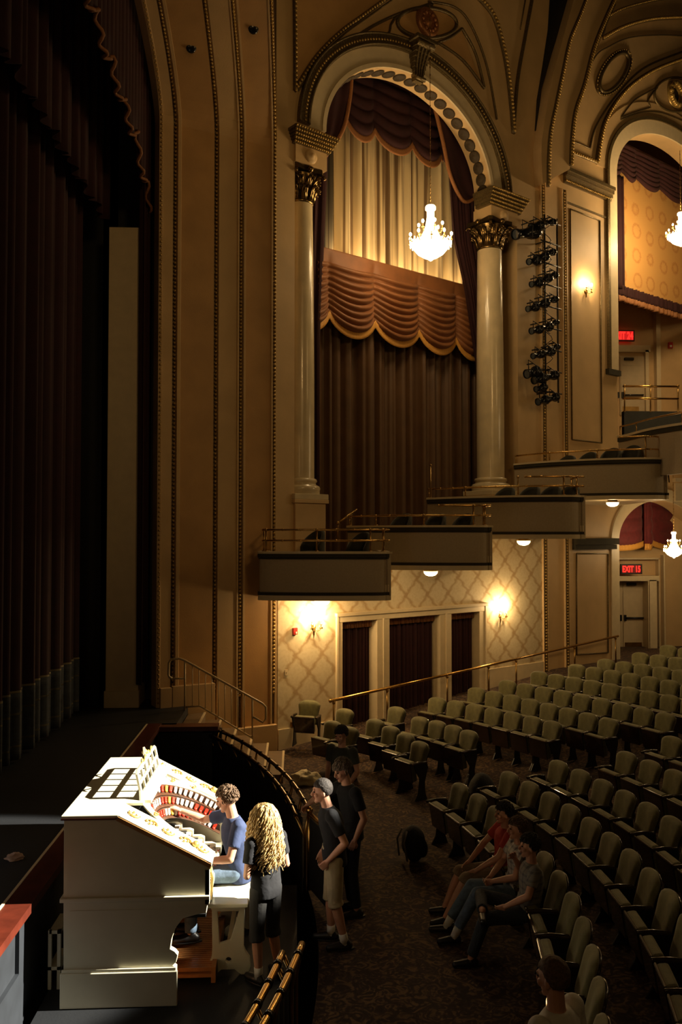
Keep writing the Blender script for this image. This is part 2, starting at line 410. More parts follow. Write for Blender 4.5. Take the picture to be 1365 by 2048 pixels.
for px, d, mi in prof:
    X = prosX(px); V.append([bm.verts.new(prospt(X, d, z)) for z in ZP])
for i in range(len(prof) - 1):
    for j in range(len(ZP) - 1):
        f = bm.faces.new((V[i][j], V[i + 1][j], V[i + 1][j + 1], V[i][j + 1])); f.material_index = prof[i + 1][2] if prof[i + 1][2] == prof[i][2] else 0
        if j > 10: f.smooth = False
        if i in (9, 21) and prof[i + 1][2] == 0: f.material_index = 2
struct('wall_proscenium', bm, [plaster, giltd, panelm], 'ochre splayed proscenium bands beside the stage', 'wall')
# beads along the gilt grooves
def bead_line(pts, r, step, m_, name, sc=(1, 1, 1)):
    bm = new()
    for p in resample(pts, step): ball(bm, p, r, 5, 4, sc=sc)
    return struct(name, bm, m_)
tn = 3
for px, d, r, st in ((319, 0.04, 0.022, 0.09), (350, -0.04, 0.03, 0.08), (433.5, -0.05, 0.03, 0.08), (481.5, 0.0, 0.035, 0.075), (549, 0.0, 0.035, 0.08)):
    X = prosX(px)
    zz = [1.2 + k * 0.1 for k in range(int((ZS - 1.2) / 0.1) + 1)] + [ZS + k * 0.02 for k in range(1, 62)]
    bead_line([prospt(X, d, z) for z in zz], r, st, giltl, 'trim_%d' % tn); tn += 1
# the recessed loudspeaker holes in the arch soffit
bm = new()
for px, py, X in ((388, 95, prosX(395)), (511, 58, prosX(515))):
    # find the point of the swept surface along the ray
    best = min((prospt(X, 0.02, ZS + k * 0.005) for k in range(250)), key=lambda p: abs(CAM.z + ray(px, py).z * ((p.y) / ray(px, py).y) - p.z))
    nrm = Vector((0.35, -0.8, -0.45)).normalized()
    lathe(bm, [(0.0, 0.02), (0.07, 0.02), (0.095, 0.0), (0.1, -0.03)], 18, frame_mtx(best, nrm.orthogonal(), nrm))
struct('trim_%d' % tn, bm, blackgloss, 'round dark holes high in the arch bands', 'hole'); tn += 1
# plinth along the proscenium foot
bm = new()
for a, b, z1 in ((346, 430, 1.50), (553, 436, 0.55), (322, 345, 1.48)):
    p, q = prosX(a), prosX(b)
    A = prospt(min(p, q), 0.10, 0); B = prospt(max(p, q), 0.10, 0); A2 = prospt(min(p, q), -0.1, 0); B2 = prospt(max(p, q), -0.1, 0)
    vs = [bm.verts.new(v + Vector((0, 0, h))) for h in (0, z1) for v in (A, B, B2, A2)]
    for f in ((0, 1, 2, 3), (7, 6, 5, 4), (0, 1, 5, 4), (1, 2, 6, 5), (2, 3, 7, 6), (3, 0, 4, 7)): bm.faces.new([vs[i] for i in f])
struct('baseboard_proscenium', bm, plaster, bevel=0.01)
# pier at the left of the arch, seen past the curtain
bm = new(); p0 = atZ(211, 1415, 1.1); p1 = atY(276, 1415, p0.y)
box(bm, p0.x, p1.x, p0.y, p0.y + 0.8, 1.1, 10.5)
box(bm, p0.x - 0.02, p1.x + 0.02, p0.y - 0.05, p0.y + 0.1, 1.1, 1.42)
struct('wall_pier', bm, cream, 'plain beige pier behind the arch', 'wall')
# dark stage house
bm = new(); box(bm, -14, -13.9, 2, 24, 1.1, 18); box(bm, -14, p0.x, 17.6, 17.7, 1.1, 18); box(bm, p0.x - 0.3, -2.7, 17.6, 17.7, 1.1, 18)
struct('wall_stage', bm, black, 'black stage house walls', 'wall')

# ---- the side wall with two bays
AC, AA, AB, AZ = 3.47, 2.70, 2.20, 13.30      # first arch: centre, half width, rise, springing
def ell(c, a, b, z0, n=40, t0=0.0, t1=PI): return [(c + a * math.cos(t0 + (t1 - t0) * k / n), z0 + b * math.sin(t0 + (t1 - t0) * k / n)) for k in range(n + 1)]
arch = ell(AC, AA, AB, AZ)                     # right to left
hole1 = [(-0.04, 3.6), (2.7, 3.6), (2.7, 4.1), (4.6, 4.1), (4.6, 4.6), (7.22, 4.6), (7.22, 12.72), (6.17, 12.72)] + arch + [(0.77, 12.45), (-0.04, 12.45)]
# second bay: tall opening, arch traced on the wall plane
s2L = W(1232, 361)[0]; z2 = W(1232, 355)[1]
tops = [W(x, y) for x, y in ((1246, 287), (1273, 269), (1301, 267), (1342, 276), (1365, 292))]
z2 = 15.35; AC2 = s2L + 3.2; hole2 = [(s2L, 6.9), (AC2 + 3.2, 6.9)] + ell(AC2, 3.2, 1.95, z2)
s3L = W(1237, 1150)[0]; AC3 = s3L + 2.3
hole3 = [(s3L, 0.2), (AC3 + 2.3, 0.2)] + ell(AC3, 2.3, 1.25, 4.30)
door = [(1.12, -0.5), (5.80, -0.5), (5.80, 2.68), (1.12, 2.68)]
bm = new()
outer = [(-0.52, -0.5), (22, -0.5), (22, 26), (-0.52, 26)]
plate(bm, outer, [hole1, hole2, hole3, door], wfn, 0.0, -0.55)
struct('wall_side', bm, plaster, 'ochre plaster side wall with tall arched bays', 'wall')
# wallpapered lower wall (local axes run along the wall so the trellis follows it)
def local_wall_obj(name, bm_world, mats, **kw):
    inv = WM.inverted(); bmesh.ops.transform(bm_world, matrix=inv, verts=bm_world.verts)
    o = struct(name, bm_world, mats, **kw); o.matrix_world = WM; return o
bm = new(); plate(bm, [(-0.46, 0.0), (8.25, 0.0), (8.25, 4.58), (4.62, 4.58), (4.62, 4.08), (2.72, 4.08), (2.72, 3.58), (-0.46, 3.58)], [[(1.12, 0.001), (5.80, 0.001), (5.80, 2.68), (1.12, 2.68)]], wfn, 0.015, 0.0)
bmesh.ops.transform(bm, matrix=Matrix.Identity(4), verts=bm.verts)
# WM is left-handed, so keep it out of the object transform: rotate only about Z
RZ = Matrix.Translation(O3) @ Matrix.Rotation(TH, 4, 'Z')
bmesh.ops.transform(bm, matrix=RZ.inverted(), verts=bm.verts)
o = struct('wall_papered', bm, wallpaper, 'cream damask wallpaper with brown diamond trellis', 'wall'); o.matrix_world = RZ
bm = new(); wbox(bm, -0.46, 1.0, 0, 0.05, 0.0, 0.42); wbox(bm, 5.95, 8.2, 0, 0.05, 0.3, 1.05)
struct('baseboard_side', bm, cream)
# vertical mouldings of the pier between the bays (s positions from the lower wall to the vault)
def vstrip(bm, pxs, y, z0, z1, o0, o1, mi=0):
    a = W(pxs[0], y)[0]; b = W(pxs[1], y)[0]; wbox(bm, min(a, b), max(a, b), o0, o1, z0, z1, mi); return (a + b) / 2
sA = 8.27; sB = 9.22
bm = new()
for s in (sA, sB):
    wbox(bm, s - 0.11, s - 0.075, 0, 0.06, 0.6, 14.2, 1); wbox(bm, s + 0.075, s + 0.11, 0, 0.06, 0.6, 14.2, 1); wbox(bm, s - 0.075, s + 0.075, 0, 0.03, 0.6, 14.2, 0)
    for k in range(165):
        ball(bm, P(s, 0.65 + k * 0.082, 0.045), 0.034, 5, 4, 2)
struct('trim_%d' % tn, bm, [giltd, plaster, giltl], 'two gilt beaded strips on the pier', 'moulding'); tn += 1
# panels with thin dark mouldings (upper pier, lower pier)
def rect_mould(bm, pts, w_=0.035, h=0.035, mi=0):
    loop = [P(s, z, 0.02) for s, z in pts]
    for a, b in zip(loop, loop[1:] + loop[:1]): tube(bm, [a, b], w_ / 2 * 1.2, 6, mi)
def wpx(lst, off=0): return [W(x, y, off) for x, y in lst]
bm = new()
q0 = W(1138, 405)[0] + 0.05; q1 = W(1201, 600)[0]; rect_mould(bm, [(q0, 13.72), (q1, 13.72), (q1, 7.15), (q0, 7.15)])
rect_mould(bm, wpx([(1153, 1107), (1216, 1107), (1216, 1305), (1153, 1309)]))
struct('trim_%d' % tn, bm, giltd, 'thin dark panel mouldings on the pier', 'moulding'); tn += 1
bm = new()
s0, z0 = W(1127, 338); s1 = W(1217, 366)[0]
for k, (dz, o_) in enumerate(((0, 0.20), (-0.10, 0.15), (-0.20, 0.10), (-0.30, 0.05))):
    wbox(bm, s0, s1 + 0.1, 0, o_, z0 - 0.10 + dz, z0 + dz - 0.005, 0)
for k in range(28): ball(bm, P(s0 + 0.05 + k * (s1 - s0) / 28, z0 - 0.33, 0.08), 0.035, 5, 4, 1)
wbox(bm, s0, s1, 0, 0.04, z0 - 0.95, z0 - 0.90, 0)
sL, zL = W(1145, 1078); sR = W(1229, 1078)[0]
wbox(bm, sL, sR, 0, 0.18, zL - 0.16, zL + 0.02, 2); wbox(bm, sL, sR - 0.03, 0, 0.12, zL - 0.30, zL - 0.165, 2)
struct('trim_%d' % tn, bm, [giltd, giltl, greyband], 'cornices of the pier', 'moulding'); tn += 1
# pale linings round the openings of the second bay
def band(bm, c, a, b, z0, width, o0, o1, zlow, mi=0, n=48, legs=True):
    inner = ell(c, a, b, z0, n); outr = ell(c, a + width, b + width, z0, n)
    pts = ([(c + a, zlow)] if legs else []) + inner + ([(c - a, zlow), (c - a - width, zlow)] if legs else []) + outr[::-1] + ([(c + a + width, zlow)] if legs else [])
    plate(bm, pts, [], wfn, o0, o1, mi)
bm = new()
band(bm, AC2, 3.2, 1.95, z2, 0.42, 0.0, 0.05, 9.35, 0)
band(bm, AC2, 3.62, 2.37, z2, 0.10, 0.0, 0.09, 9.35, 1)
band(bm, AC2, 3.72, 2.47, z2, 0.45, 0.0, 0.03, z2, 2, legs=False)
wbox(bm, s2L - 0.6, s2L + 0.02, 0, 0.12, 9.2, 9.36, 3)
band(bm, AC3, 2.3, 1.25, 4.30, 0.38, 0.0, 0.05, 0.2, 0)
struct('trim_%d' % tn, bm, [cream, giltd, plaster, greyband], 'cream linings of the arched openings', 'moulding'); tn += 1
# first arch: archivolt, rosette soffit, keystone
bm = new()
band(bm, AC, AA, AB, AZ, 0.10, 0.0, 0.05, AZ, 0, legs=False)
band(bm, AC, AA + 0.10, AB + 0.10, AZ, 0.36, 0.0, 0.02, AZ, 0, legs=False)
struct('trim_%d' % tn, bm, cream, 'cream face of the great arch', 'moulding'); tn += 1
bm = new()
band(bm, AC, AA + 0.46, AB + 0.46, AZ, 0.30, 0.0, 0.09, AZ, 0, legs=False)
for a_, r_ in ((0.50, 0.035), (0.74, 0.028)):
    tube(bm, [P(s, z, 0.10) for s, z in ell(AC, AA + a_, AB + a_, AZ, 70)], r_, 6, 0)
for s, z in [((v.x), (v.y)) for v in resample([Vector((a, b, 0)) for a, b in ell(AC, AA + 0.6, AB + 0.6, AZ, 80)], 0.09)]: ball(bm, P(s, z, 0.10), 0.035, 5, 4, 1)
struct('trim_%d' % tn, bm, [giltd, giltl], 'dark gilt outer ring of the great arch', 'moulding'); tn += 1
bm = new()
for k in range(22):
    t = math.radians(4 + k * 7.6); c = Vector((AC + (AA - 0.012) * math.cos(t), 0, 0)); z = AZ + (AB - 0.012) * math.sin(t)
    nrm = -(U3 * math.cos(t) / AA + Vector((0, 0, 1)) * math.sin(t) / AB).normalized()
    mt = frame_mtx(P(c.x, z, -0.26), N3, nrm)
    lathe(bm, [(0.0, 0.05), (0.05, 0.05), (0.08, 0.025), (0.12, 0.035), (0.16, 0.02), (0.165, 0.0)], 14, mt)
struct('trim_%d' % tn, bm, mat('rosette_bronze', (0.045, 0.028, 0.011), 0.7, 0.0, var=0.3, scale=20), 'row of round rosettes under the great arch', 'rosettes'); tn += 1
bm = new()   # keystone: a scrolled console
ks = W(832, 110)[0]; kz0, kz1 = AZ + AB - 0.12, AZ + AB + 0.62
for k in range(8):
    t = k / 7; zc = kz0 + (kz1 - kz0) * t; hw = 0.13 + 0.14 * t; dp = 0.12 + 0.22 * t * t
    wbox(bm, ks - hw, ks + hw, 0, dp, zc - 0.065, zc + 0.08)
for q in (-0.12, -0.04, 0.04, 0.12): tube(bm, [P(ks + q * (0.7 + 0.8 * k / 9), kz0 + (kz1 - kz0) * k / 9, 0.14 + 0.22 * (k / 9) ** 2) for k in range(10)], 0.026, 6)
tube(bm, [P(ks - 0.27, kz1, 0.33), P(ks + 0.27, kz1, 0.33)], 0.075, 10); tube(bm, [P(ks - 0.15, kz0, 0.16), P(ks + 0.15, kz0, 0.16)], 0.05, 10)
wbox(bm, ks - 0.33, ks + 0.33, 0, 0.42, kz1 + 0.07, kz1 + 0.15)
struct('trim_%d' % tn, bm, giltd, 'scrolled keystone at the crown of the great arch', 'keystone'); tn += 1
# impost cornices and blocks over the columns
def impost(c, hw, z0, z1, rows=5):
    bm = new(); H = (z1 - z0)
    for k in range(rows):
        t = k / (rows - 1); wbox(bm, c - hw - 0.10 * t - 0.02, c + hw + 0.10 * t + 0.02, -0.4, 0.10 + 0.20 * t, z0 + H * k / rows, z0 + H * (k + 1) / rows)
        n = int((2 * hw + 0.3) / 0.07)
        for q in range(n + 1): ball(bm, P(c - hw - 0.1 * t + (2 * hw + 0.2 * t) * q / n, z0 + H * (k + 0.5) / rows, 0.115 + 0.20 * t), 0.03, 5, 4, 1)
    return bm
struct('trim_%d' % tn, impost(0.36, 0.46, 12.80, 13.10), [giltd, giltl], 'beaded impost above the left column', 'moulding'); tn += 1
struct('trim_%d' % tn, impost(6.66, 0.60, 13.0, 13.38), [giltd, giltl], 'beaded impost above the right column', 'moulding'); tn += 1
bm = new()
for c, hw, q0, q1 in ((0.36, 0.42, 12.42, 12.82), (6.66, 0.52, 12.66, 13.0)):
    wbox(bm, c - hw, c + hw, -0.56, 0.06, q0, q1)
    lathe(bm, [(0, 0.09), (0.05, 0.09), (0.07, 0.05), (0.12, 0.06), (0.15, 0.03), (0.16, 0.0)], 18, frame_mtx(P(c + (-0.02), (q0 + q1) / 2, 0.06), U3, N3))
struct('trim_%d' % tn, bm, plaster, 'blocks with round bosses above the columns', 'moulding'); tn += 1

# vault mouldings above: traced curves of relief on the wall
def curve_relief(pxlist, r, m_i, bm, off=0.03, beads=None, n=8):
    pts = [P(*W(x, y), off) for x, y in smooth_px(pxlist, n)]
    tube(bm, pts, r, 6, m_i)
    if beads:
        for p in resample(pts, beads): ball(bm, p + N3 * r, r * 0.8, 5, 4, 1)
bm = new()
A1 = [(589, 182), (601, 160), (634, 111), (679, 66), (724, 33), (775, -4)]
curve_relief(A1, 0.045, 0, bm, beads=0.10); curve_relief([(588, -4), (589, 90), (589, 182)], 0.045, 0, bm, beads=0.10)
curve_relief([(596, 182), (640, 116), (686, 70), (734, 35), (790, -4)], 0.02, 0, bm)
curve_relief([(692, 88), (745, 53), (806, 25), (864, 10)], 0.035, 0, bm)
curve_relief([(704, 86), (745, 72), (775, 68), (782, 48), (800, 30), (860, 8)], 0.03, 0, bm)
curve_relief([(690, 90), (740, 77), (790, 74), (825, 84)], 0.03, 0, bm)
curve_relief([(875, 86), (900, 76), (923, 58)], 0.035, 0, bm); curve_relief([(923, 58), (950, 108), (968, 178)], 0.035, 0, bm); curve_relief([(968, 178), (925, 122), (875, 86)], 0.035, 0, bm)
curve_relief([(856, 4), (905, 14), (938, 46), (972, 130), (993, 240)], 0.028, 0, bm)
def oval(cx, cy, rx, ry, rot=0.0, n=40):
    return [(cx + rx * math.cos(2 * PI * k / n) * math.cos(rot) - ry * math.sin(2 * PI * k / n) * math.sin(rot), cy + rx * math.cos(2 * PI * k / n) * math.sin(rot) + ry * math.sin(2 * PI * k / n) * math.cos(rot)) for k in range(n + 1)]
curve_relief(oval(853, 47, 59, 30, 0.05), 0.05, 0, bm, n=2)
curve_relief([(955, -4), (985, 33), (1003, 90), (1016, 164), (1026, 268)], 0.06, 0, bm, beads=0.10)
curve_relief([(1064, -4), (1048, 82), (1034, 164), (1026, 268)], 0.05, 0, bm)
curve_relief([(1050, 0), (1040, 60)], 0.015, 0, bm)
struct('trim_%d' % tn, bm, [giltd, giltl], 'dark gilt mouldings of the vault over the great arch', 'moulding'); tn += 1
# amber infill fields of the vault
bm = new()
for pts in ([(704, 84), (745, 55), (806, 27), (850, 12), (800, 32), (784, 50), (776, 68), (740, 74)], [(877, 87), (923, 60), (967, 176), (925, 122)], oval(853, 47, 58, 29, 0.05)[:-1], [(588, 0), (589, 180), (634, 113), (679, 68), (724, 35), (770, 0)]):
    plate(bm, wpx(pts), [], wfn, 0.012, 0.0)
struct('trim_%d' % tn, bm, panelm, 'amber fields of the vault panels', 'panel'); tn += 1
bm = new(); c = W(854, 46)
mt = frame_mtx(P(c[0], c[1], 0.02), U3, N3)
for r_, h_ in ((0.42, 0.0),): lathe(bm, [(0, 0.10), (0.06, 0.12), (0.10, 0.06), (0.2, 0.05), (0.30, 0.10), (0.36, 0.04), (0.38, 0.0)], 28, mt)
for k in range(12):
    t = 2 * PI * k / 12; ball(bm, P(c[0] + 0.22 * math.cos(t), c[1] + 0.22 * math.sin(t), 0.09), 0.05, 6, 5)
struct('trim_%d' % tn, bm, mat('copper_medallion', (0.34, 0.14, 0.05), 0.4, 0.4, var=0.3, scale=30), 'copper ceiling medallion over the left chandelier', 'medallion'); tn += 1

# the transverse rib between the bays, standing out from the wall, with its dark slot
bm = new()
slot = [(1100, -6), (1096, 60), (1084, 140), (1074, 200), (1070, 262), (1073, 262), (1083, 180), (1103, 109), (1120, 55), (1139, -6)]
plate(bm, wpx(slot), [], wfn, 0.02, -0.02)
struct('trim_%d' % tn, bm, black, 'dark lighting slot beside the rib', 'slot'); tn += 1
bm = new()
outr = smooth_px([(1137, -8), (1104, 109), (1085, 180), (1072, 260), (1067, 310), (1070, 375)], 6)
innr = smooth_px([(1221, -8), (1191, 55), (1170, 109), (1150, 178), (1134, 232), (1126, 287), (1124, 345)], 6)
plate(bm, wpx(outr) + wpx(innr)[::-1], [], wfn, 0.28, 0.0)
struct('trim_%d' % tn, bm, plaster, 'broad ochre rib rising between the two bays', 'rib'); tn += 1
bm = new()
for pl, off in (([(1161, -6), (1142, 44), (1123, 90), (1109, 153), (1095, 219), (1084, 273), (1080, 330), (1080, 380)], 0.29),):
    curve_relief(pl, 0.055, 0, bm, off, beads=0.09)
curve_relief([(1219, -6), (1191, 55), (1170, 109), (1152, 178), (1134, 232), (1127, 287), (1125, 340)], 0.07, 0, bm, 0.27, beads=0.09)
curve_relief([(1228, 10), (1193, 90), (1168, 160), (1145, 246), (1134, 300)], 0.03, 0, bm, 0.05)
struct('trim_%d' % tn, bm, [giltd, giltl], 'beaded edges of the rib', 'moulding'); tn += 1
# second bay relief
bm = new()
curve_relief([(1145, 284), (1149, 246), (1164, 178), (1189, 115), (1219, 93), (1260, 76), (1320, 71), (1365, 73)], 0.022, 0, bm)
curve_relief([(1145, 284), (1162, 290), (1179, 298)], 0.022, 0, bm)
curve_relief([(1179, 298), (1191, 254), (1232, 191), (1287, 137), (1365, 104)], 0.03, 0, bm)
curve_relief([(1192, 325), (1208, 246), (1246, 186), (1301, 145), (1368, 118)], 0.065, 0, bm, beads=0.1)
curve_relief([(1132, 303), (1160, 312), (1194, 326)], 0.05, 0, bm, beads=0.1)
curve_relief([(1205, 77), (1246, 55), (1301, 40), (1368, 36)], 0.06, 0, bm, beads=0.1)
curve_relief([(1213, 35), (1246, 18), (1301, 3), (1340, -3)], 0.04, 0, bm, beads=0.1)
curve_relief([(1213, 35), (1205, 77)], 0.03, 0, bm)
curve_relief(oval(1227, 146, 20, 44, 0.55), 0.055, 0, bm, n=2); curve_relief(oval(1227, 146, 26, 51, 0.55), 0.03, 0, bm, n=2, beads=0.12)
curve_relief([(1241, 236), (1270, 200), (1314, 176)], 0.025, 0, bm); curve_relief([(1241, 236), (1270, 225), (1300, 216)], 0.025, 0, bm); curve_relief([(1300, 216), (1296, 200), (1314, 176)], 0.03, 0, bm)
curve_relief(oval(1350, 190, 42, 34), 0.045, 0, bm, n=2)
curve_relief([(1240, 240), (1280, 226), (1320, 226), (1368, 244)], 0.02, 0, bm)
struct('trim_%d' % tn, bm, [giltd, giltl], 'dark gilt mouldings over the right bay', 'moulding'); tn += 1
bm = new(); c = W(1350, 190)
for k in range(26):
    t = 2 * PI * k / 26; ball(bm, P(c[0] + 0.34 * math.cos(t), c[1] + 0.34 * math.sin(t), 0.09), 0.075 + 0.02 * (k % 2), 7, 5)
lathe(bm, [(0.22, 0.0), (0.24, 0.06), (0.44, 0.06), (0.46, 0.0)], 30, frame_mtx(P(c[0], c[1], 0.01), U3, N3))
struct('trim_%d' % tn, bm, giltl, 'bright gold wreath medallion over the right chandelier', 'medallion'); tn += 1
bm = new(); plate(bm, ell(c[0], 0.25, 0.25, c[1], 24, 0, 2 * PI)[:-1], [], wfn, 0.02, 0.0)
struct('trim_%d' % tn, bm, black); tn += 1

# ---- recess behind the great arch (dark back and sides so that no light leaks)
bm = new()
wbox(bm, -1.2, 8.4, -2.6, -2.5, 3.0, 17.5); wbox(bm, -1.3, -1.2, -2.4, -0.55, 3.0, 17.5); wbox(bm, 8.4, 8.5, -2.4, -0.55, 3.0, 17.5); wbox(bm, -1.3, 8.5, -2.4, -0.55, 17.5, 17.6); wbox(bm, -1.3, 8.5, -2.4, -0.55, 2.95, 3.05)
struct('wall_recess', bm, black)

# ---- columns
def column(s, off, r0, r1, label, z0, z1, zped):
    t = thing('column', label, 'column', P(s, 0, off)); t.rotation_euler = (0, 0, TH)
    b = new(); H = z1 - z0
    pr = [(r0 * (1 - (1 - r1 / r0) * (max(0, (k / 20 - 0.3)) / 0.7) ** 1.5), z0 + H * k / 20) for k in range(21)]
    lathe(b, pr, 36); obj('shaft', b, colm, t)
    b = new(); lathe(b, [(r0 * 1.38, z0 - 0.30), (r0 * 1.38, z0 - 0.22), (r0 * 1.42, z0 - 0.17), (r0 * 1.33, z0 - 0.12), (r0 * 1.12, z0 - 0.09), (r0 * 1.12, z0 - 0.05), (r0 * 1.2, z0 - 0.02), (r0 * 1.15, z0 + 0.03), (r0, z0 + 0.05)], 36)
    obj('base', b, colm, t)
    b = new(); q = r0 * 1.42
    box(b, -q, q, -q, q, z0 - 0.42, z0 - 0.30); obj('plinth', b, colm, t, bevel=0.01)
    b = new(); q = r0 * 1.28; box(b, -q, q, -q, q, zped, z0 - 0.50); box(b, -q - 0.05, q + 0.05, -q - 0.05, q + 0.05, z0 - 0.50, z0 - 0.42)
    obj('pedestal', b, plaster, t, bevel=0.01)
    # Corinthian capital: bell, two rings of curled leaves, corner scrolls, abacus
    b = new(); zc = z1; hc = 0.75
    lathe(b, [(r1, zc), (r1 * 1.07, zc + 0.02), (r1 * 1.07, zc + 0.06), (r1, zc + 0.08), (r1 * 1.0, zc + 0.4), (r1 * 1.25, zc + hc - 0.12)], 24)
    for ring, (zz, hh, nn, rr) in enumerate(((zc + 0.06, 0.30, 10, 1.02), (zc + 0.26, 0.30, 10, 1.06))):
        for k in range(nn):
            a = 2 * PI * (k + 0.5 * ring) / nn
            pts = [(rr * r1, 0), (rr * r1 + 0.03, hh * 0.5), (rr * r1 + 0.07, hh * 0.85), (rr * r1 + 0.14, hh), (rr * r1 + 0.17, hh * 0.86)]
            for da, wd in ((0, 0.042), (0.13, 0.028), (-0.13, 0.028)):
                tube(b, [Vector(((p_[0]) * math.cos(a + da), (p_[0]) * math.sin(a + da), zz + p_[1] * (1 if da == 0 else 0.86))) for p_ in pts], [wd, wd * 1.15, wd, wd * 0.8, wd * 0.5], 6)
    for k in range(4):
        a = PI / 4 + k * PI / 2
        c = Vector((math.cos(a) * r1 * 1.62, math.sin(a) * r1 * 1.62, zc + hc - 0.20)); rad = Vector((math.cos(a), math.sin(a), 0))
        tube(b, [c + rad * (0.115 - 0.012 * i) * math.cos(i * 0.6) + Vector((0, 0, (0.115 - 0.012 * i) * math.sin(i * 0.6))) for i in range(9)], 0.034, 7)
        tube(b, [Vector((math.cos(a) * r1, math.sin(a) * r1, zc + 0.3)), c + Vector((0, 0, 0.10)) - rad * 0.03], 0.035, 6)
        for a2 in (a + PI / 4,):
            ball(b, (math.cos(a2) * r1 * 1.38, math.sin(a2) * r1 * 1.38, zc + hc - 0.06), 0.075, 8, 6)
    out = []
    for k in range(4):
        a = PI / 4 + k * PI / 2
        for t_ in (-0.09, 0.09): out.append((math.cos(a + t_) * r1 * 1.85, math.sin(a + t_) * r1 * 1.85))
        a2 = a + PI / 4; out.append((math.cos(a2) * r1 * 1.22, math.sin(a2) * r1 * 1.22))
    plate(b, out, [], lambda u, v, tt: Vector((u, v, tt)), zc + hc - 0.09, zc + hc)
    obj('capital', b, mat('dark_gilt_capital', (0.20, 0.13, 0.05), 0.25, 0.85, var=0.3, scale=20), t)
    return t
column(0.34, -0.33, 0.315, 0.27, 'cream marble column with dark gilt leafy capital, left of the tall curtain', 5.62, 11.66, 3.62)
column(6.50, -0.33, 0.36, 0.32, 'cream marble column with dark gilt leafy capital, right of the tall curtain', 5.9, 11.95, 4.9)

# ---- doorway with three curtained openings
def s_of(x, y=1300): return W(x, y)[0]
bm = new()
P1 = [s_of(675), s_of(683)]; P2 = [s_of(752), s_of(777)]; P3 = [s_of(878), s_of(901)]; P4 = [s_of(957), s_of(968)]
for a, b in (P1, P2, P3, P4): wbox(bm, a, b, -0.30, 0.05, -0.3, 2.60)
for a, b in (P2, P3):
    wbox(bm, (a + b) / 2 - 0.02, (a + b) / 2 + 0.02, 0.05, 0.075, 0.1, 2.55)
wbox(bm, P1[0], P4[1], -0.3, 0.06, 2.53, 2.66); wbox(bm, P1[0] - 0.08, P4[1] + 0.08, 0.0, 0.10, 2.66, 2.74); wbox(bm, P1[0] - 0.06, P1[0] + 0.0, 0.0, 0.07, 0.1, 2.68); wbox(bm, P4[1], P4[1] + 0.06, 0.0, 0.07, 0.3, 2.68)
struct('door_1', bm, cream, 'cream frame of the triple curtained doorway', 'doorway', bevel=0.008)
bm = new(); wbox(bm, 0.8, 6.1, -0.9, -0.85, -0.5, 3.0); struct('wall_vestibule', bm, black)
def pleats(s0, s1, z0, z1, off, amp, n, seed=0, nz=14, sfn=None, flare=0.3):
    b = new(); rnd = random.Random(seed); ph = rnd.random() * 6
    N_ = int(n * 8)
    def fn(u, v):
        s = s0 + (s1 - s0) * u; z = z0 + (z1 - z0) * v
        if sfn: s = sfn(u, z)
        q = u * n * 2 * PI
        d = amp * (math.sin(q + 1.2 * math.sin(q * 0.31 + ph)) + 0.45 * math.sin(q * 0.5 + ph * 2) + 0.3 * math.sin(q * 2.1 + ph)) * (1 + flare * (1 - v))
        return P(s + 0.3 * amp * math.sin(q * 0.7 + ph), z, off + d)
    grid(b, N_, nz, fn)
    return b
for k, ((a, b), lb) in enumerate((((P1[1], P2[0]), 'left'), ((P2[1], P3[0]), 'wide middle'), ((P3[1], P4[0]), 'right'))):
    t = thing('door_curtain', 'dark maroon curtain with rust fringed pelmet in the %s opening of the doorway' % lb, 'curtain', P((a + b) / 2, 0.1, -0.2), 0, 'doorway curtains')
    o1 = obj('drape', pleats(a - 0.02, b + 0.02, -0.2, 2.5, -0.22, 0.03, 9 if k != 1 else 13, k), maroon, t, solid=0.006)
    o2 = obj('fringe', pleats(a - 0.02, b + 0.02, 2.36, 2.56, -0.15, 0.012, 14, k + 5, 3), rustfab, t, solid=0.006)
    for c in (o1, o2): c.location = -t.location

# ---- drapery in the great arch
def drape(name, label, bmx, m_, base, cat='curtain', extra=(), group=None):
    t = thing(name, label, cat, base, 0, group)
    o = obj('cloth', bmx, m_, t, solid=0.008); o.location = -t.location
    for nm, b2, m2 in extra:
        q = obj(nm, b2, m2, t, solid=0.008); q.location = -t.location
    return t
def Wp(x, y, off): return P(*W(x, y, off), off)
OC = -1.62
sL, zt = W(645, 260, OC); sR = W(925, 520, OC)[0]; zb = W(760, 540, OC)[1] - 0.25
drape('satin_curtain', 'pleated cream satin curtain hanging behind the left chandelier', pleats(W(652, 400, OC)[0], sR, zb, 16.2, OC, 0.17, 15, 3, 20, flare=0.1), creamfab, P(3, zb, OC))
OB = -1.27
sl = W(628, 800, OB)[0]; sr = W(985, 800, OB)[0]
drape('stage_box_curtain', 'tall russet velvet curtain hanging in full pleats behind the boxes', pleats(sl, sr, 3.3, 10.3, OB - 0.1, 0.12, 18, 11, 22, flare=0.15), brownvel, P(3, 3.3, OB))
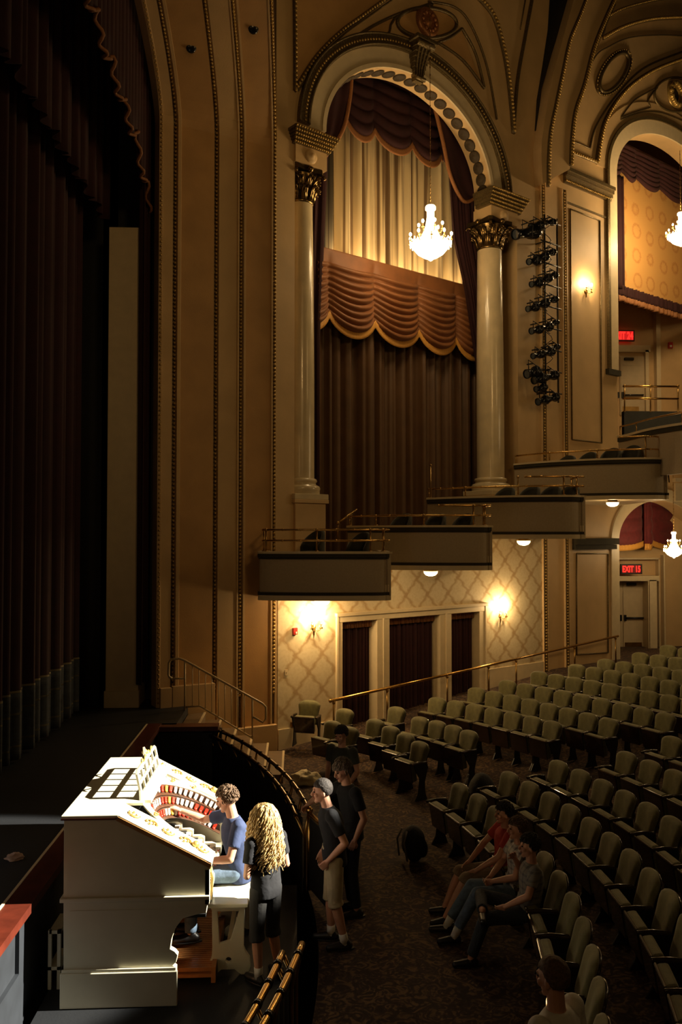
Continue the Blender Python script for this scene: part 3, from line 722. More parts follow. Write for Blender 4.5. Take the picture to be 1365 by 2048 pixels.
# swagged orange valance: flat top, then festooned folds, scalloped fringed hem
OV = -1.05
sv0, zv0 = W(645, 509, OV); sv1, zv1 = W(948, 561, OV)
zv = (zv0 + zv1) / 2
cusps = [W(x, y, OV) for x, y in ((658, 630), (750, 645), (838, 660), (912, 663))]
hz = sum(c[1] for c in cusps) / 4
cs = [cusps[0][0] - 1.2] + [c[0] for c in cusps] + [cusps[3][0] + 1.15]
def swag_fn(cs, ztop, zcusp, sag, off, amp, nf, flat, s_lo, s_hi):
    def hem(s):
        for a, b in zip(cs, cs[1:]):
            if a <= s <= b:
                q = (s - a) / (b - a); return zcusp - sag * (4 * q * (1 - q)) ** 0.75, q
        return zcusp, 0.0
    def fn(u, v):
        s = s_lo + (s_hi - s_lo) * u; h, q = hem(s); z = h + (ztop - h) * v
        arc = 4 * q * (1 - q)
        g = (1 - v)
        k = max(0.0, (g - flat) / (1 - flat))
        d = amp * abs(math.sin(k * nf * PI)) ** 0.7 * (0.35 + 0.65 * arc) + 0.06 * arc * g * (1 if k > 0 else 0.3) - 0.10 * (1 - arc) ** 4 * min(1, g * 4)
        return P(s, z, off + d)
    def fr(u, v):
        s = s_lo + (s_hi - s_lo) * u; h, q = hem(s); arc = 4 * q * (1 - q)
        return P(s, h + 0.03 - 0.19 * v, off + 0.06 * arc + 0.02 + 0.006 * math.sin(u * 400))
    return fn, fr
fn, fr = swag_fn(cs, zv, hz, 0.42, OV, 0.17, 9, 0.20, sv0 - 0.25, sv1 + 0.15)
def fn_flat(u, v): return fn(u, v)
bm = new(); grid(bm, 120, 70, fn); b2 = new(); grid(b2, 160, 3, fr)
t = drape('festoon_valance', 'orange velvet festoon valance with gold scalloped fringe, under the left chandelier', bm, orangevel, P(3, hz, OV), 'valance', [('gold_fringe', b2, goldfab)])
# upper maroon valance
OU = -0.98
cus = [W(x, y, OU) for x, y in ((692, 258), (749, 252), (824, 276), (882, 298))]
cu = [cus[0][0] - 1.0] + [c[0] for c in cus] + [cus[3][0] + 1.2]
zc_ = sum(c[1] for c in cus) / 4
fn, fr = swag_fn(cu, 16.1, zc_, 0.36, OU, 0.10, 6, 0.05, 0.9, 6.4)
bm = new(); grid(bm, 100, 60, fn); b2 = new()
def fr2(u, v):
    p = fr(u, v); return p
s_lo = 0.9 + (0)
fnA, frA = swag_fn(cu, 16.1, zc_, 0.36, OU, 0.1, 6, 0.05, cus[0][0] - 0.3, cus[3][0] + 0.05)
grid(b2, 120, 3, frA)
drape('festoon_valance', 'dark maroon festoon valance at the top of the great arch', bm, maroon, P(3, zc_, OU), 'valance', [('rust_fringe', b2, rustfab)])
# tails either side: traced outlines with real folds
def tail(name, label, pts_top, pts_low, off, fringe_r=0.05, fm=rustfab):
    A_ = [Vector(W(x, y, off) + (0,)) for x, y in smooth_px(pts_top, 6)]; B_ = [Vector(W(x, y, off) + (0,)) for x, y in smooth_px(pts_low, 6)]
    n = min(len(A_), len(B_)) - 1; b = new()
    def fn(u, v):
        i = int(round(u * n)); p = A_[i].lerp(B_[i], v)
        return P(p.x, p.y, off + 0.03 * math.sin(v * 5 * PI) * (0.3 + v * 0.7) + 0.02 * math.sin(u * 9))
    grid(b, n, 26, fn)
    b2 = new(); tube(b2, [P(p.x, p.y, off + 0.03) for p in B_], fringe_r, 6)
    return drape(name, label, b, maroon, P(A_[0].x, A_[0].y - 2, off), 'curtain', [('fringe', b2, fm)])
tail('swag_tail', 'dark maroon swag with rust edge at upper left of the great arch', [(640, 160), (640, 200), (640, 250), (640, 300)], [(702, 150), (698, 200), (684, 262), (648, 316)], -0.64)
tail('swag_tail', 'dark maroon looped swag with rust edge at upper right of the great arch', [(960, 150), (975, 230), (975, 310), (965, 350), (956, 380)], [(862, 190), (884, 280), (900, 352), (925, 402), (948, 398)], -0.64)
def sfn(u, z):
    # side curtain pulled back: its inner edge moves from x=885 at the top to x=975 low down
    k = [(16, W(884, 300, -0.75)[0]), (12.2, W(905, 420, -0.75)[0]), (11, W(928, 560, -0.75)[0]), (9.2, W(950, 690, -0.75)[0]), (7.2, W(972, 830, -0.75)[0]), (3, W(985, 1000, -0.75)[0])]
    for (z1_, s1_), (z0_, s0_) in zip(k, k[1:]):
        if z0_ <= z <= z1_: lo = s0_ + (s1_ - s0_) * (z - z0_) / (z1_ - z0_); break
    else: lo = k[-1][1] if z < 3 else k[0][1]
    hi = 8.0
    return lo + (hi - lo) * u
drape('side_curtain', 'dark maroon velvet side curtain beside the right column', pleats(0, 1, 3.2, 16, -0.75, 0.04, 16, 21, 40, sfn=sfn), maroon, P(6.8, 3.2, -0.75))
drape('side_curtain', 'dark maroon velvet side curtain beside the left column', pleats(W(600, 500, -1.0)[0] - 0.3, W(656, 500, -1.0)[0], 3.2, 15.8, -0.90, 0.04, 6, 23, 20, sfn=lambda u, z: (W(600, 500, -0.95)[0] - 0.3) * (1 - u) + u * (W(640, 500, -0.95)[0] + max(0, z - 9) * 0.055)), maroon, P(0.3, 3.2, -0.95))
# small uplights hidden behind the orange valance, washing the satin
bm = new(); wbox(bm, sv0, sv1, -1.40, -1.22, zv - 0.55, zv - 0.5)
b_ = obj('light_trough', bm, black); tag(b_, 'narrow black lighting trough hidden behind the orange valance', 'trough')
for k in range(7):
    s = sv0 + 0.35 + (sv1 - sv0 - 0.6) * k / 6
    lamp('curtain_uplight', 'SPOT', P(s, zv - 0.42, -1.26), 70, WARM2, 0.05, P(s, zv + 4, -1.75), cone=2.0, blend=0.9)
# ================================================================= BOXES (stepped curved balconies)
def cat2(pts, n=7): return [Vector((x, y, 0)) for x, y in smooth_px(pts, n)]
def offs(pts, d):
    out = []
    for i, p in enumerate(pts):
        a = pts[max(0, i - 1)]; b = pts[min(len(pts) - 1, i + 1)]; t = (b - a).normalized()
        out.append(p + Vector((t.y, -t.x, 0)) * d)     # to the outside (towards the house)
    return out
def sweep(bm, pts, o0, o1, z0, z1, mi=0):
    A = offs(pts, o0); B = offs(pts, o1)
    R = [[bm.verts.new(v) for v in ((a.x, a.y, z0), (b.x, b.y, z0), (b.x, b.y, z1), (a.x, a.y, z1))] for a, b in zip(A, B)]
    for r, q in zip(R, R[1:]):
        for k in range(4):
            f = bm.faces.new((r[k], r[(k + 1) % 4], q[(k + 1) % 4], q[k])); f.material_index = mi
    bm.faces.new(R[0]).material_index = mi; bm.faces.new(R[-1][::-1]).material_index = mi
BOXES = [
    ([(-0.66, 17.7), (-0.69, 16.9), (-0.60, 16.62), (0.4, 16.42), (1.45, 16.40), (1.74, 16.50), (1.80, 16.75), (1.86, 19.2)], 3.17, 4.12, 'lowest and leftmost curved cream theatre box with brass rails'),
    ([(1.15, 18.75), (1.7, 18.25), (2.7, 17.85), (3.75, 17.72), (4.05, 17.82), (4.14, 18.1), (4.3, 20.9)], 3.70, 4.65, 'second curved cream theatre box from the stage, one step up'),
    ([(3.15, 20.2), (3.9, 19.5), (5.0, 18.9), (6.0, 18.68), (6.38, 18.82), (6.47, 19.15), (6.7, 22.6)], 4.36, 5.34, 'third curved cream theatre box from the stage, below the right column'),
    ([(5.75, 22.05), (6.4, 21.2), (7.4, 20.5), (8.5, 20.15), (8.98, 20.3), (9.12, 20.7), (9.4, 24.5)], 5.32, 6.33, 'fourth and highest full curved theatre box, nearest the lighting ladder'),
]
RAILS = [[(0.21, 0.0, 1.0), (0.42, 0.0, 1.0)], [(0.21, 0.0, 1.0), (0.42, 0.45, 1.0)], [(0.21, 0.0, 1.0), (0.42, 0.42, 1.0)], [(0.21, 0.0, 1.0), (0.52, 0.48, 1.0)]]
for i, (pl, zb_, zc_, lb) in enumerate(BOXES):
    c = cat2(pl); t = thing('theatre_box', lb, 'balcony', (0, 0, 0), 0, 'stepped theatre boxes')
    b = new(); sweep(b, c, -0.10, 0.0, zb_ + 0.09, zc_ - 0.06); obj('parapet', b, stone, t)
    b = new(); sweep(b, c, -0.14, 0.05, zc_ - 0.045, zc_); obj('cap', b, cream, t)
    b = new(); sweep(b, c, 0.0, 0.035, zc_ - 0.12, zc_ - 0.045); sweep(b, c, 0.0, 0.02, zc_ - 0.15, zc_ - 0.125); sweep(b, c, 0.0, 0.035, zb_ + 0.10, zb_ + 0.16)
    obj('moulding', b, greyband, t)
    b = new(); sweep(b, c, -0.10, 0.03, zb_, zb_ + 0.10)
    poly = [(p.x, p.y) for p in offs(c, -0.05)]
    plate(b, poly, [], lambda u, v, tt: Vector((u, v, tt)), zb_ + 0.01, zb_ + 0.30)
    obj('floor_slab', b, cream, t)
    b = new(); base = offs(c, -0.06); L = len(base) - 1
    i1 = int(L * (0.86 if i else 0.86))
    for h, u0, u1 in RAILS[i]:
        a = int(i1 * u0); pp = [Vector((p.x, p.y, zc_ + h)) for p in base[a:i1 + 1]]; tube(b, pp, 0.021, 8)
        for q in resample(pp, 0.35): ball(b, q, 0.028, 7, 5)
    obj('brass_rail', b, brass, t)
    h0 = RAILS[i][1]
    n = 5 if i != 0 else 6
    for k in range(n + 1):
        j = int(i1 * k / n); top = h0[0] if j >= int(i1 * h0[1]) - 1 else 0.21
        b = new(); p = base[j]; tube(b, [Vector((p.x, p.y, zc_)), Vector((p.x, p.y, zc_ + top))], 0.018, 7); ball(b, (p.x, p.y, zc_ + top), 0.032, 8, 6)
        lathe(b, [(0.045, 0), (0.045, 0.012), (0.02, 0.02)], 10, Matrix.Translation((p.x, p.y, zc_)))
        obj('rail_post', b, brassdark, t)
    rebase(t, (c[len(c) // 2].x, c[len(c) // 2].y, zb_))
# far box, partly cut by the frame
p0 = atZ(1249, 868, 7.1); p1 = atZ(1372, 843, 7.1)
c = cat2([(p0.x, p0.y + 0.4), (p0.x + 0.1, p0.y), ((p0.x + p1.x) / 2, (p0.y + p1.y) / 2 - 0.25), (p1.x + 0.3, p1.y - 0.1), (p1.x + 1.5, p1.y)])
t = thing('theatre_box', 'far curved theatre box at the right edge, above and beyond the fourth', 'balcony', (0, 0, 0), 0, 'stepped theatre boxes')
b = new(); sweep(b, c, -0.1, 0, 5.9, 7.04); obj('parapet', b, stone, t)
b = new(); sweep(b, c, -0.14, 0.05, 7.04, 7.1); obj('cap', b, cream, t)
b = new(); sweep(b, c, 0, 0.03, 6.93, 7.04); obj('moulding', b, greyband, t)
b = new(); pp = [Vector((p.x, p.y, 7.35)) for p in offs(c, -0.06)]; tube(b, pp, 0.02, 8)
for p in pp[::9]: tube(b, [p, p - Vector((0, 0, 0.26))], 0.016, 6)
obj('brass_rail', b, brassdark, t); rebase(t, (p0.x, p0.y, 5.9))
# short stair rail and slim pole behind the first boxes
b = new(); a = Wp(676, 1046, -0.2); q = Wp(714, 1019, -0.2); tube(b, [a, q], 0.03, 8); tube(b, [a, a - Vector((0, 0, 0.4))], 0.02, 6); tube(b, [a.lerp(q, 0.7), a.lerp(q, 0.7) - Vector((0, 0, 0.7))], 0.02, 6); ball(b, a, 0.045, 8, 6)
tag(obj('stair_rail', b, brassdark), 'short slanting brass handrail at the back of the lowest box', 'handrail')
b = new(); a = Wp(862, 930, 0.1); tube(b, [a, Vector((a.x, a.y, 4.0))], 0.015, 8); ball(b, a, 0.03, 8, 6)
tag(obj('pole', b, brassdark), 'slim upright metal pole behind the second box', 'pole')

# box chairs: dark barrel backed armchairs, only their tops show
def box_chair(loc, rz, label):
    t = thing('box_chair', label, 'chair', loc, rz, 'dark round backed chairs in the boxes')
    b = new()
    def fn(u, v):
        a = math.radians(-105 + 210 * u) + PI; h = 0.42 + (0.50 * math.cos(math.radians(-105 + 210 * u) * 0.75) ** 0.7) * v
        return Vector((0.27 * math.cos(a), 0.27 * math.sin(a), h))
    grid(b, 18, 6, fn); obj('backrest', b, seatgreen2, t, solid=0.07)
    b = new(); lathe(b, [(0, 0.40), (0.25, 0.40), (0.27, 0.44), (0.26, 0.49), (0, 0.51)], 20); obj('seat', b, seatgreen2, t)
    for k in range(4):
        a = PI / 4 + k * PI / 2; b = new(); tube(b, [(0.19 * math.cos(a), 0.19 * math.sin(a), 0.4), (0.23 * math.cos(a), 0.23 * math.sin(a), 0)], [0.022, 0.014], 7); obj('leg', b, seatwood, t)
    return t
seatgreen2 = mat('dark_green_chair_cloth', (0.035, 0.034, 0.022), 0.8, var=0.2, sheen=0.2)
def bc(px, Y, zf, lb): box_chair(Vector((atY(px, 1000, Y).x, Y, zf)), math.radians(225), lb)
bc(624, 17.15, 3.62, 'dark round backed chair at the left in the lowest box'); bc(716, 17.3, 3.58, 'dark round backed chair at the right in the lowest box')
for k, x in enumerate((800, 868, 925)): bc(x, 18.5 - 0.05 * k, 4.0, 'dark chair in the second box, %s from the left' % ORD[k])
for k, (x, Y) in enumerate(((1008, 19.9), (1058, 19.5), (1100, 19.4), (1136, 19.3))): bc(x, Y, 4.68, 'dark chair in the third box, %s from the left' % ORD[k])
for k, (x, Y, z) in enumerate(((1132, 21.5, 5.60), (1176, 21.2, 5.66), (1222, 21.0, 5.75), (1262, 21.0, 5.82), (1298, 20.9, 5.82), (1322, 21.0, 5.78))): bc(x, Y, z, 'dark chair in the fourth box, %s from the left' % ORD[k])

# ================================================================= LIGHT FITTINGS
def dome_light(loc, label, en=9):
    t = thing('dome_light', label, 'ceiling light', loc, 0, 'dome lights under the boxes')
    b = new(); lathe(b, [(0.02, 0.0), (0.12, 0.0), (0.12, -0.03), (0.165, -0.04), (0.165, -0.055), (0.15, -0.06)], 24); obj('fitting', b, giltl, t)
    b = new(); lathe(b, [(0.155, -0.06), (0.15, -0.10), (0.11, -0.145), (0.05, -0.165), (0.0, -0.17)], 24); obj('glass_dome', b, domem, t)
    l = lamp('dome_glow', 'POINT', (loc[0], loc[1], loc[2] - 0.26), en, WARM2, 0.08, parent=t)
for px, py, bi, Yd in ((645, 1205, 0, 17.2), (862, 1148, 1, 18.5), (1048, 1080, 2, 19.6), (1226, 1006, 3, 21.0)):
    p = atY(px, py, Yd); dome_light(Vector((p.x, Yd, BOXES[bi][1] + 0.012)), 'small lit glass dome light under the %s' % ['lowest box', 'second box', 'third box', 'fourth box'][bi], [22, 22, 22, 14][bi])
def chandelier(loc, label, H=1.28, Rr=0.50, ztop=16.0, arms=10, en=60, simple=False):
    """loc: lowest point"""
    t = thing('chandelier', label, 'chandelier', loc, 0, 'crystal chandeliers'); k = H / 1.28
    b = new()
    n = int((ztop - loc[2] - H) / 0.09)
    tube(b, [(0, 0, H), (0, 0, ztop - loc[2])], 0.006, 6)
    for i in range(n): ball(b, (0, 0, H + 0.045 + i * 0.09), 0.016, 6, 4, sc=(1 if i % 2 else 0.5, 0.5 if i % 2 else 1, 1.7))
    obj('chain', b, brassdark, t)
    b = new(); lathe(b, [(0, 1.28 * k), (0.10 * k, 1.27 * k), (0.12 * k, 1.24 * k), (0.12 * k, 1.18 * k), (0.085 * k, 1.15 * k), (0.085 * k, 1.0 * k), (0.12 * k, 0.80 * k), (0.17 * k, 0.66 * k), (0.24 * k, 0.52 * k), (0.32 * k, 0.44 * k)], 20); obj('crystal_stem', b, crystal, t)
    b = new(); lathe(b, [(0.40 * k, 0.45 * k), (0.44 * k, 0.40 * k), (0.40 * k, 0.30 * k), (0.30 * k, 0.18 * k), (0.16 * k, 0.09 * k), (0.08 * k, 0.07 * k), (0.05 * k, 0.03 * k), (0, 0)], 24); obj('crystal_bowl', b, crystal, t)
    b = new()
    for i in range(60): 
        a = 2 * PI * i / 60; ball(b, (0.46 * k * math.cos(a), 0.46 * k * math.sin(a), (0.36 + 0.05 * (i % 3)) * k), 0.018 * k, 5, 4, sc=(1, 1, 2.0))
    obj('crystal_drops', b, crystal, t)
    for tier, (rr, zz, nn) in enumerate(((Rr, 0.50, arms), (0.27, 0.78, 6))):
        for i in range(nn):
            a = 2 * PI * (i + 0.5 * tier) / nn + 0.2; c, s_ = math.cos(a), math.sin(a); r = rr * k
            b = new(); tube(b, [Vector((c * r * f, s_ * r * f, (zz - 0.10 + h) * k)) for f, h in ((0.35, 0.06), (0.6, -0.03), (0.85, -0.04), (1.0, 0.04))], 0.011 * k, 6); lathe(b, [(0.0, 0), (0.035 * k, 0.01), (0.035 * k, 0.02), (0.012 * k, 0.03), (0.012 * k, 0.09)], 8, Matrix.Translation((c * r, s_ * r, (zz - 0.07) * k)))
            am = obj('arm', b, giltl, t)
            b = new(); ball(b, (c * r, s_ * r, (zz + 0.075) * k), 0.030 * k, 8, 6, sc=(1, 1, 1.5)); obj('bulb', b, bulb, am)
    for i in range(4):
        a = PI / 4 + PI / 2 * i; lamp('chandelier_glow', 'POINT', (loc[0] + 0.75 * k * math.cos(a), loc[1] + 0.75 * k * math.sin(a), loc[2] + 0.6 * k), en / 4, WARM2, 0.18, parent=t)
    return t
q = atY(862, 523, 19.0); chandelier(q, 'lit crystal chandelier hanging before the cream satin curtain', 1.29, 0.48, W(855, 50)[1] - 0.2, en=150)
q = atY(1363, 494, 24.6); chandelier(q, 'lit crystal chandelier at the right edge in front of the amber wallpaper', 1.05, 0.5, 16.0, en=520)
q = atY(1349, 1117, 24.8); chandelier(q, 'small lit crystal chandelier by the lower exit sign', 0.80, 0.42, 6.6, en=60)
def sconce(s, z, label, en):
    base = P(s, z, 0); t = thing('wall_sconce', label, 'wall light', base, 0, 'twin candle wall sconces')
    Rm = Matrix(((U3.x, -N3.x, 0), (U3.y, -N3.y, 0), (0, 0, 1)))   # local x along wall, -y out of the wall
    def L(x, o, z_): return U3 * x + N3 * o + Vector((0, 0, z_))
    b = new(); lathe(b, [(0, 0.03), (0.05, 0.03), (0.07, 0.01), (0.075, 0.0)], 16, frame_mtx(L(0, 0, -0.05), U3, N3)); tube(b, [L(0, 0.02, -0.22), L(0, 0.03, 0.02)], [0.015, 0.035], 8); obj('back_plate', b, brassdark, t)
    for sg in (-1, 1):
        b = new(); tube(b, [L(0, 0.03, -0.06), L(sg * 0.05, 0.09, -0.12), L(sg * 0.11, 0.12, -0.09), L(sg * 0.12, 0.12, 0.0)], 0.011, 7); lathe(b, [(0, 0), (0.035, 0.01), (0.03, 0.025), (0.013, 0.03), (0.013, 0.10)], 10, Matrix.Translation(L(sg * 0.12, 0.12, 0)))
        for j in range(3): ball(b, L(sg * 0.12 + 0.03 * (j - 1), 0.12, -0.06), 0.014, 6, 5, sc=(1, 1, 1.8))
        am = obj('arm', b, brassdark, t)
        b = new(); ball(b, L(sg * 0.12, 0.12, 0.14), 0.034, 10, 7, sc=(1, 1, 1.6)); obj('candle_bulb', b, bulb, am)
        l = lamp('sconce_glow', 'POINT', base + L(sg * 0.13, 0.20, 0.20), en / 2, WARM2, 0.045, parent=t)
s, z = W(627, 1250); sconce(s, z, 'lit twin candle sconce on wallpaper left of the curtained doorway', 90)
s, z = W(1000, 1228); sconce(s, z, 'lit twin candle sconce on wallpaper right of the curtained doorway', 72)
s, z = W(1172, 580); sconce(s, z, 'lit twin candle sconce high on the tall pier panel', 42)

# small wall items
b = new(); s, z = W(588, 1262); wbox(b, s - 0.05, s + 0.05, 0.015, 0.07, z - 0.07, z + 0.07); t = thing('fire_alarm', 'small red fire alarm box on wallpaper left of the sconce', 'alarm', P(s, z, 0)); o = obj('casing', b, alarmred, t); o.location = -t.location
b = new(); wbox(b, s + 0.0, s + 0.03, 0.07, 0.08, z - 0.05, z - 0.01); o = obj('strobe', b, whitecot, t); o.location = -t.location
b = new(); s, z = W(572, 1345); wbox(b, s - 0.035, s + 0.035, 0.015, 0.025, z - 0.06, z + 0.06); wbox(b, s - 0.006, s + 0.006, 0.025, 0.04, z - 0.01, z + 0.015)
tag(obj('light_switch', b, cream), 'small cream switch plate on the wallpaper', 'switch')
b = new(); s, z = W(584, 1448); wbox(b, s - 0.05, s + 0.05, 0.015, 0.06, z - 0.05, z + 0.05); wbox(b, s - 0.03, s + 0.03, 0.06, 0.07, z - 0.03, z + 0.03)
tag(obj('floor_socket', b, brassdark), 'low dark outlet box near the corner seat', 'outlet')

# ================================================================= RIGHT BAY INTERIOR
YB = 27.6; YU = 30.0
bm = new()
a = atY(1180, 300, YB).x; box(bm, a, 19, YB, YB + 0.3, -0.5, 6.85); box(bm, a, 22, YU, YU + 0.3, 6.85, 22)
struct('wall_corridor', bm, plaster, 'ochre corridor wall behind the right bay', 'wall')
bm = new(); box(bm, 10.5, 19, 25.5, YB + 0.1, 0.60, 0.785); struct('floor_corridor', bm, carpet)
bm = new(); box(bm, 10.5, 19, 25.8, YU, 6.85, 7.0); struct('ceiling_corridor', bm, plaster)
# papered bulkhead across the upper opening
OFF = -1.0
bl = W(1249, 590, OFF); br_ = W(1368, 604, OFF); zb_ = (bl[1] + br_[1]) / 2
bm = new(); plate(bm, [(bl[0] - 1.2, zb_), (br_[0] + 1.5, zb_), (br_[0] + 1.5, 17), (bl[0] - 1.2, 17)], [], wfn, OFF, OFF - 0.1)
bmesh.ops.transform(bm, matrix=RZ.inverted(), verts=bm.verts)
o = struct('wall_bulkhead', bm, wallpaper2, 'amber damask bulkhead lit by the right chandelier', 'wall'); o.matrix_world = RZ
drape('bay_valance', 'dark red valance with rust fringe across the foot of the amber bulkhead', pleats(bl[0] - 0.6, br_[0] + 1, zb_ - 0.32, zb_ + 0.02, OFF + 0.12, 0.04, 26, 4, 4), maroon, P(bl[0] + 1, zb_ - 0.3, OFF), 'valance', [('fringe', pleats(bl[0] - 0.6, br_[0] + 1, zb_ - 0.50, zb_ - 0.30, OFF + 0.12, 0.045, 26, 4, 3), rustfab)])
sa = W(1236, 450, OFF)[0]
drape('side_curtain', 'narrow dark red curtain at the left of the amber bulkhead', pleats(0, 1, zb_ - 0.1, 16, OFF + 0.13, 0.03, 6, 8, 20, sfn=lambda u, z: sa - 0.5 + u * (W(1247, 450, OFF + .1)[0] - sa + 0.5 + max(0, 12.3 - z) * 0.10)), maroon, P(sa, zb_, OFF))
cu2 = [W(x, y, -0.68)[0] for x, y in ((1200, 366), (1246, 366), (1273, 350), (1322, 370), (1372, 362))]
hz2 = W(1273, 350, -0.66)[1]
cs_save = cs; cs = cu2 + [cu2[-1] + 1.2]
fn, fr = swag_fn(cs, 17.0, hz2, 0.35, -0.68, 0.09, 7, 0.05, cu2[0], cu2[-1] + 1)
bm = new(); grid(bm, 70, 50, fn)
drape('festoon_valance', 'dark maroon festoon valance at the top of the right bay', bm, maroon, P(cu2[1], hz2, -0.5), 'valance')
# lower opening valance: swags and a jabot
cs = [s3L - 0.15, W(1291, 1082, -0.68)[0], W(1306, 1082, -0.68)[0], W(1372, 1088, -0.68)[0], W(1372, 1088, -0.68)[0] + 0.1]
hz3 = W(1291, 1081, -0.68)[1]
fn, fr = swag_fn(cs, 6.7, hz3, 0.16, -0.70, 0.08, 6, 0.03, cs[0], cs[-1])
bm = new(); grid(bm, 80, 50, fn); b2 = new(); grid(b2, 90, 3, fr)
drape('festoon_valance', 'red velvet festoon with gold fringe over the lower exit', bm, redvel, P(cs[1], hz3, -0.4), 'valance', [('gold_fringe', b2, goldfab)])
a0, a1 = W(1291, 1090, -0.6)[0], W(1303, 1090, -0.6)[0]
drape('jabot', 'hanging red velvet tail with gold end between the swags over the lower exit', pleats(a0, a1, hz3 - 0.12, 6.7, -0.60, 0.02, 2, 2, 6), redvel, P(a0, hz3, -0.3), 'curtain', [('gold_fringe', pleats(a0, a1, hz3 - 0.30, hz3 - 0.10, -0.59, 0.02, 2, 2, 3), goldfab)])
cs = cs_save
def ybox(bm, x0, y0, x1, y1, Y0, Y1, mi=0):
    """box whose front face spans the two image corners at distance Y0"""
    a = atY(x0, y0, Y0); b = atY(x1, y1, Y0); box(bm, a.x, b.x, Y0, Y1, min(a.z, b.z), max(a.z, b.z), None, mi)
def exit_door(YB, x0, x1, ytop, ybot, label, seamx, pushy):
    t = thing('exit_door', label, 'door', atY((x0 + x1) / 2, ybot, YB)); off = -t.location
    b = new(); ybox(b, x0, ytop, x1, ybot, YB - 0.06, YB - 0.01); ybox(b, x0 + 8, ytop + 16, x1 - 8, ytop + 19, YB - 0.075, YB - 0.06); ybox(b, seamx - 1, ytop, seamx + 1, ybot, YB - 0.09, YB - 0.06); o = obj('leaf', b, doorm, t); o.location = off
    b = new(); a = atY(seamx + 4, pushy, YB - 0.12); c_ = atY(x1 - 3, pushy, YB - 0.12); tube(b, [a, c_], 0.03, 8); ybox(b, seamx + 2, pushy - 6, seamx + 6, pushy + 6, YB - 0.13, YB - 0.06); ybox(b, seamx - 8, pushy - 6, seamx - 3, pushy + 6, YB - 0.13, YB - 0.06); o = obj('push_bar', b, blackgloss, t); o.location = off
    b = new(); ybox(b, seamx + 3, ybot - 17, x1 - 12, ybot - 2, YB - 0.075, YB - 0.06); o = obj('kick_plate', b, brassdark, t); o.location = off
    b = new(); ybox(b, seamx + 8, ytop + 3, seamx + 26, ytop + 8, YB - 0.16, YB - 0.06); o = obj('door_closer', b, greyband, t); o.location = off
    return t
exit_door(YB, 1236, 1297, 1163, 1302, 'cream double exit door with black push bar under the lower exit sign', 1248, 1236)
exit_door(YU, 1240, 1291, 712, 830, 'dim exit door behind the upper brass rail', 1243, 790)
bm = new(); ybox(bm, 1297, 1160, 1300, 1302, YB - 0.5, YB); ybox(bm, 1300, 1160, 1316, 1302, YB - 0.5, YB - 0.4); ybox(bm, 1236, 1152, 1320, 1162, YB - 0.5, YB); ybox(bm, 1236, 1116, 1320, 1119, YB - 0.25, YB); ybox(bm, 1318, 1116, 1322, 1302, YB - 0.25, YB); ybox(bm, 1328, 1110, 1333, 1310, YB - 0.25, YB)
struct('door_2', bm, cream, 'cream surround of the lower exit', 'door frame')
bm = new(); ybox(bm, 1292, 700, 1300, 830, YU - 0.2, YU); ybox(bm, 1236, 690, 1302, 704, YU - 0.2, YU); ybox(bm, 1313, 610, 1324, 840, YU - 0.25, YU)
struct('door_3', bm, cream, 'surround of the upper exit', 'door frame')
def exit_sign(x0, y0, x1, y1, Y, txt, label, glow):
    a = atY(x0, y1, Y); c_ = atY(x1, y0, Y); w_ = c_.x - a.x; h_ = c_.z - a.z
    t = thing('exit_sign', label, 'sign', ((a.x + c_.x) / 2, Y, a.z)); 
    b = new(); f = 0.035; box(b, -w_ / 2, w_ / 2, -0.05, 0.05, 0, f); box(b, -w_ / 2, w_ / 2, -0.05, 0.05, h_ - f, h_); box(b, -w_ / 2, -w_ / 2 + f, -0.05, 0.05, f, h_ - f); box(b, w_ / 2 - f, w_ / 2, -0.05, 0.05, f, h_ - f); obj('frame', b, black, t)
    b = new(); box(b, -w_ / 2 + f, w_ / 2 - f, -0.03, 0.04, f, h_ - f); obj('panel', b, exitdark if not glow else mat('exit_panel_bright', (0.3, 0.01, 0.01), 0.4, emis=(1, 0.02, 0.02), estr=0.55, var=0), t)
    cu_ = bpy.data.curves.new('sign_text', 'FONT'); cu_.body = txt; cu_.align_x = 'CENTER'; cu_.align_y = 'CENTER'; cu_.size = h_ * 0.98; cu_.extrude = 0.006; cu_.offset = 0.012
    to = bpy.data.objects.new('tmp', cu_); COL.objects.link(to); bpy.context.view_layer.update()
    me = bpy.data.meshes.new_from_object(to.evaluated_get(bpy.context.evaluated_depsgraph_get())); bpy.data.objects.remove(to)
    xs = [v.co.x for v in me.vertices]; k = (w_ - 3 * f) / (max(xs) - min(xs)); mx_ = (max(xs) + min(xs)) / 2; ys = [v.co.y for v in me.vertices]; ky = (h_ - 3.2 * f) / (max(ys) - min(ys)); my_ = (max(ys) + min(ys)) / 2
    for v in me.vertices: v.co = Vector(((v.co.x - mx_) * k, -0.036 - v.co.z, h_ / 2 + (v.co.y - my_) * ky))
    me.materials.clear(); me.materials.append(exitred); o = bpy.data.objects.new('lettering', me); COL.objects.link(o); o.parent = t
exit_sign(1242, 1128, 1284, 1148, YB - 0.6, 'EXIT 15', 'black framed red lit sign reading EXIT 15', False)
exit_sign(1224, 661, 1269, 682, YU - 0.3, 'EXIT 24', 'red lit exit sign on the upper corridor wall, partly behind the pier', True)
t = thing('fire_alarm', 'small red fire alarm on the upper corridor wall', 'alarm', atY(1343, 690, YU)); b = new(); ybox(b, 1339, 684, 1347, 696, YU - 0.1, YU); o = obj('casing', b, alarmred, t); o.location = -t.location
b = new(); ybox(b, 1341, 690, 1345, 694, YU - 0.12, YU - 0.1); o = obj('strobe', b, whitecot, t); o.location = -t.location
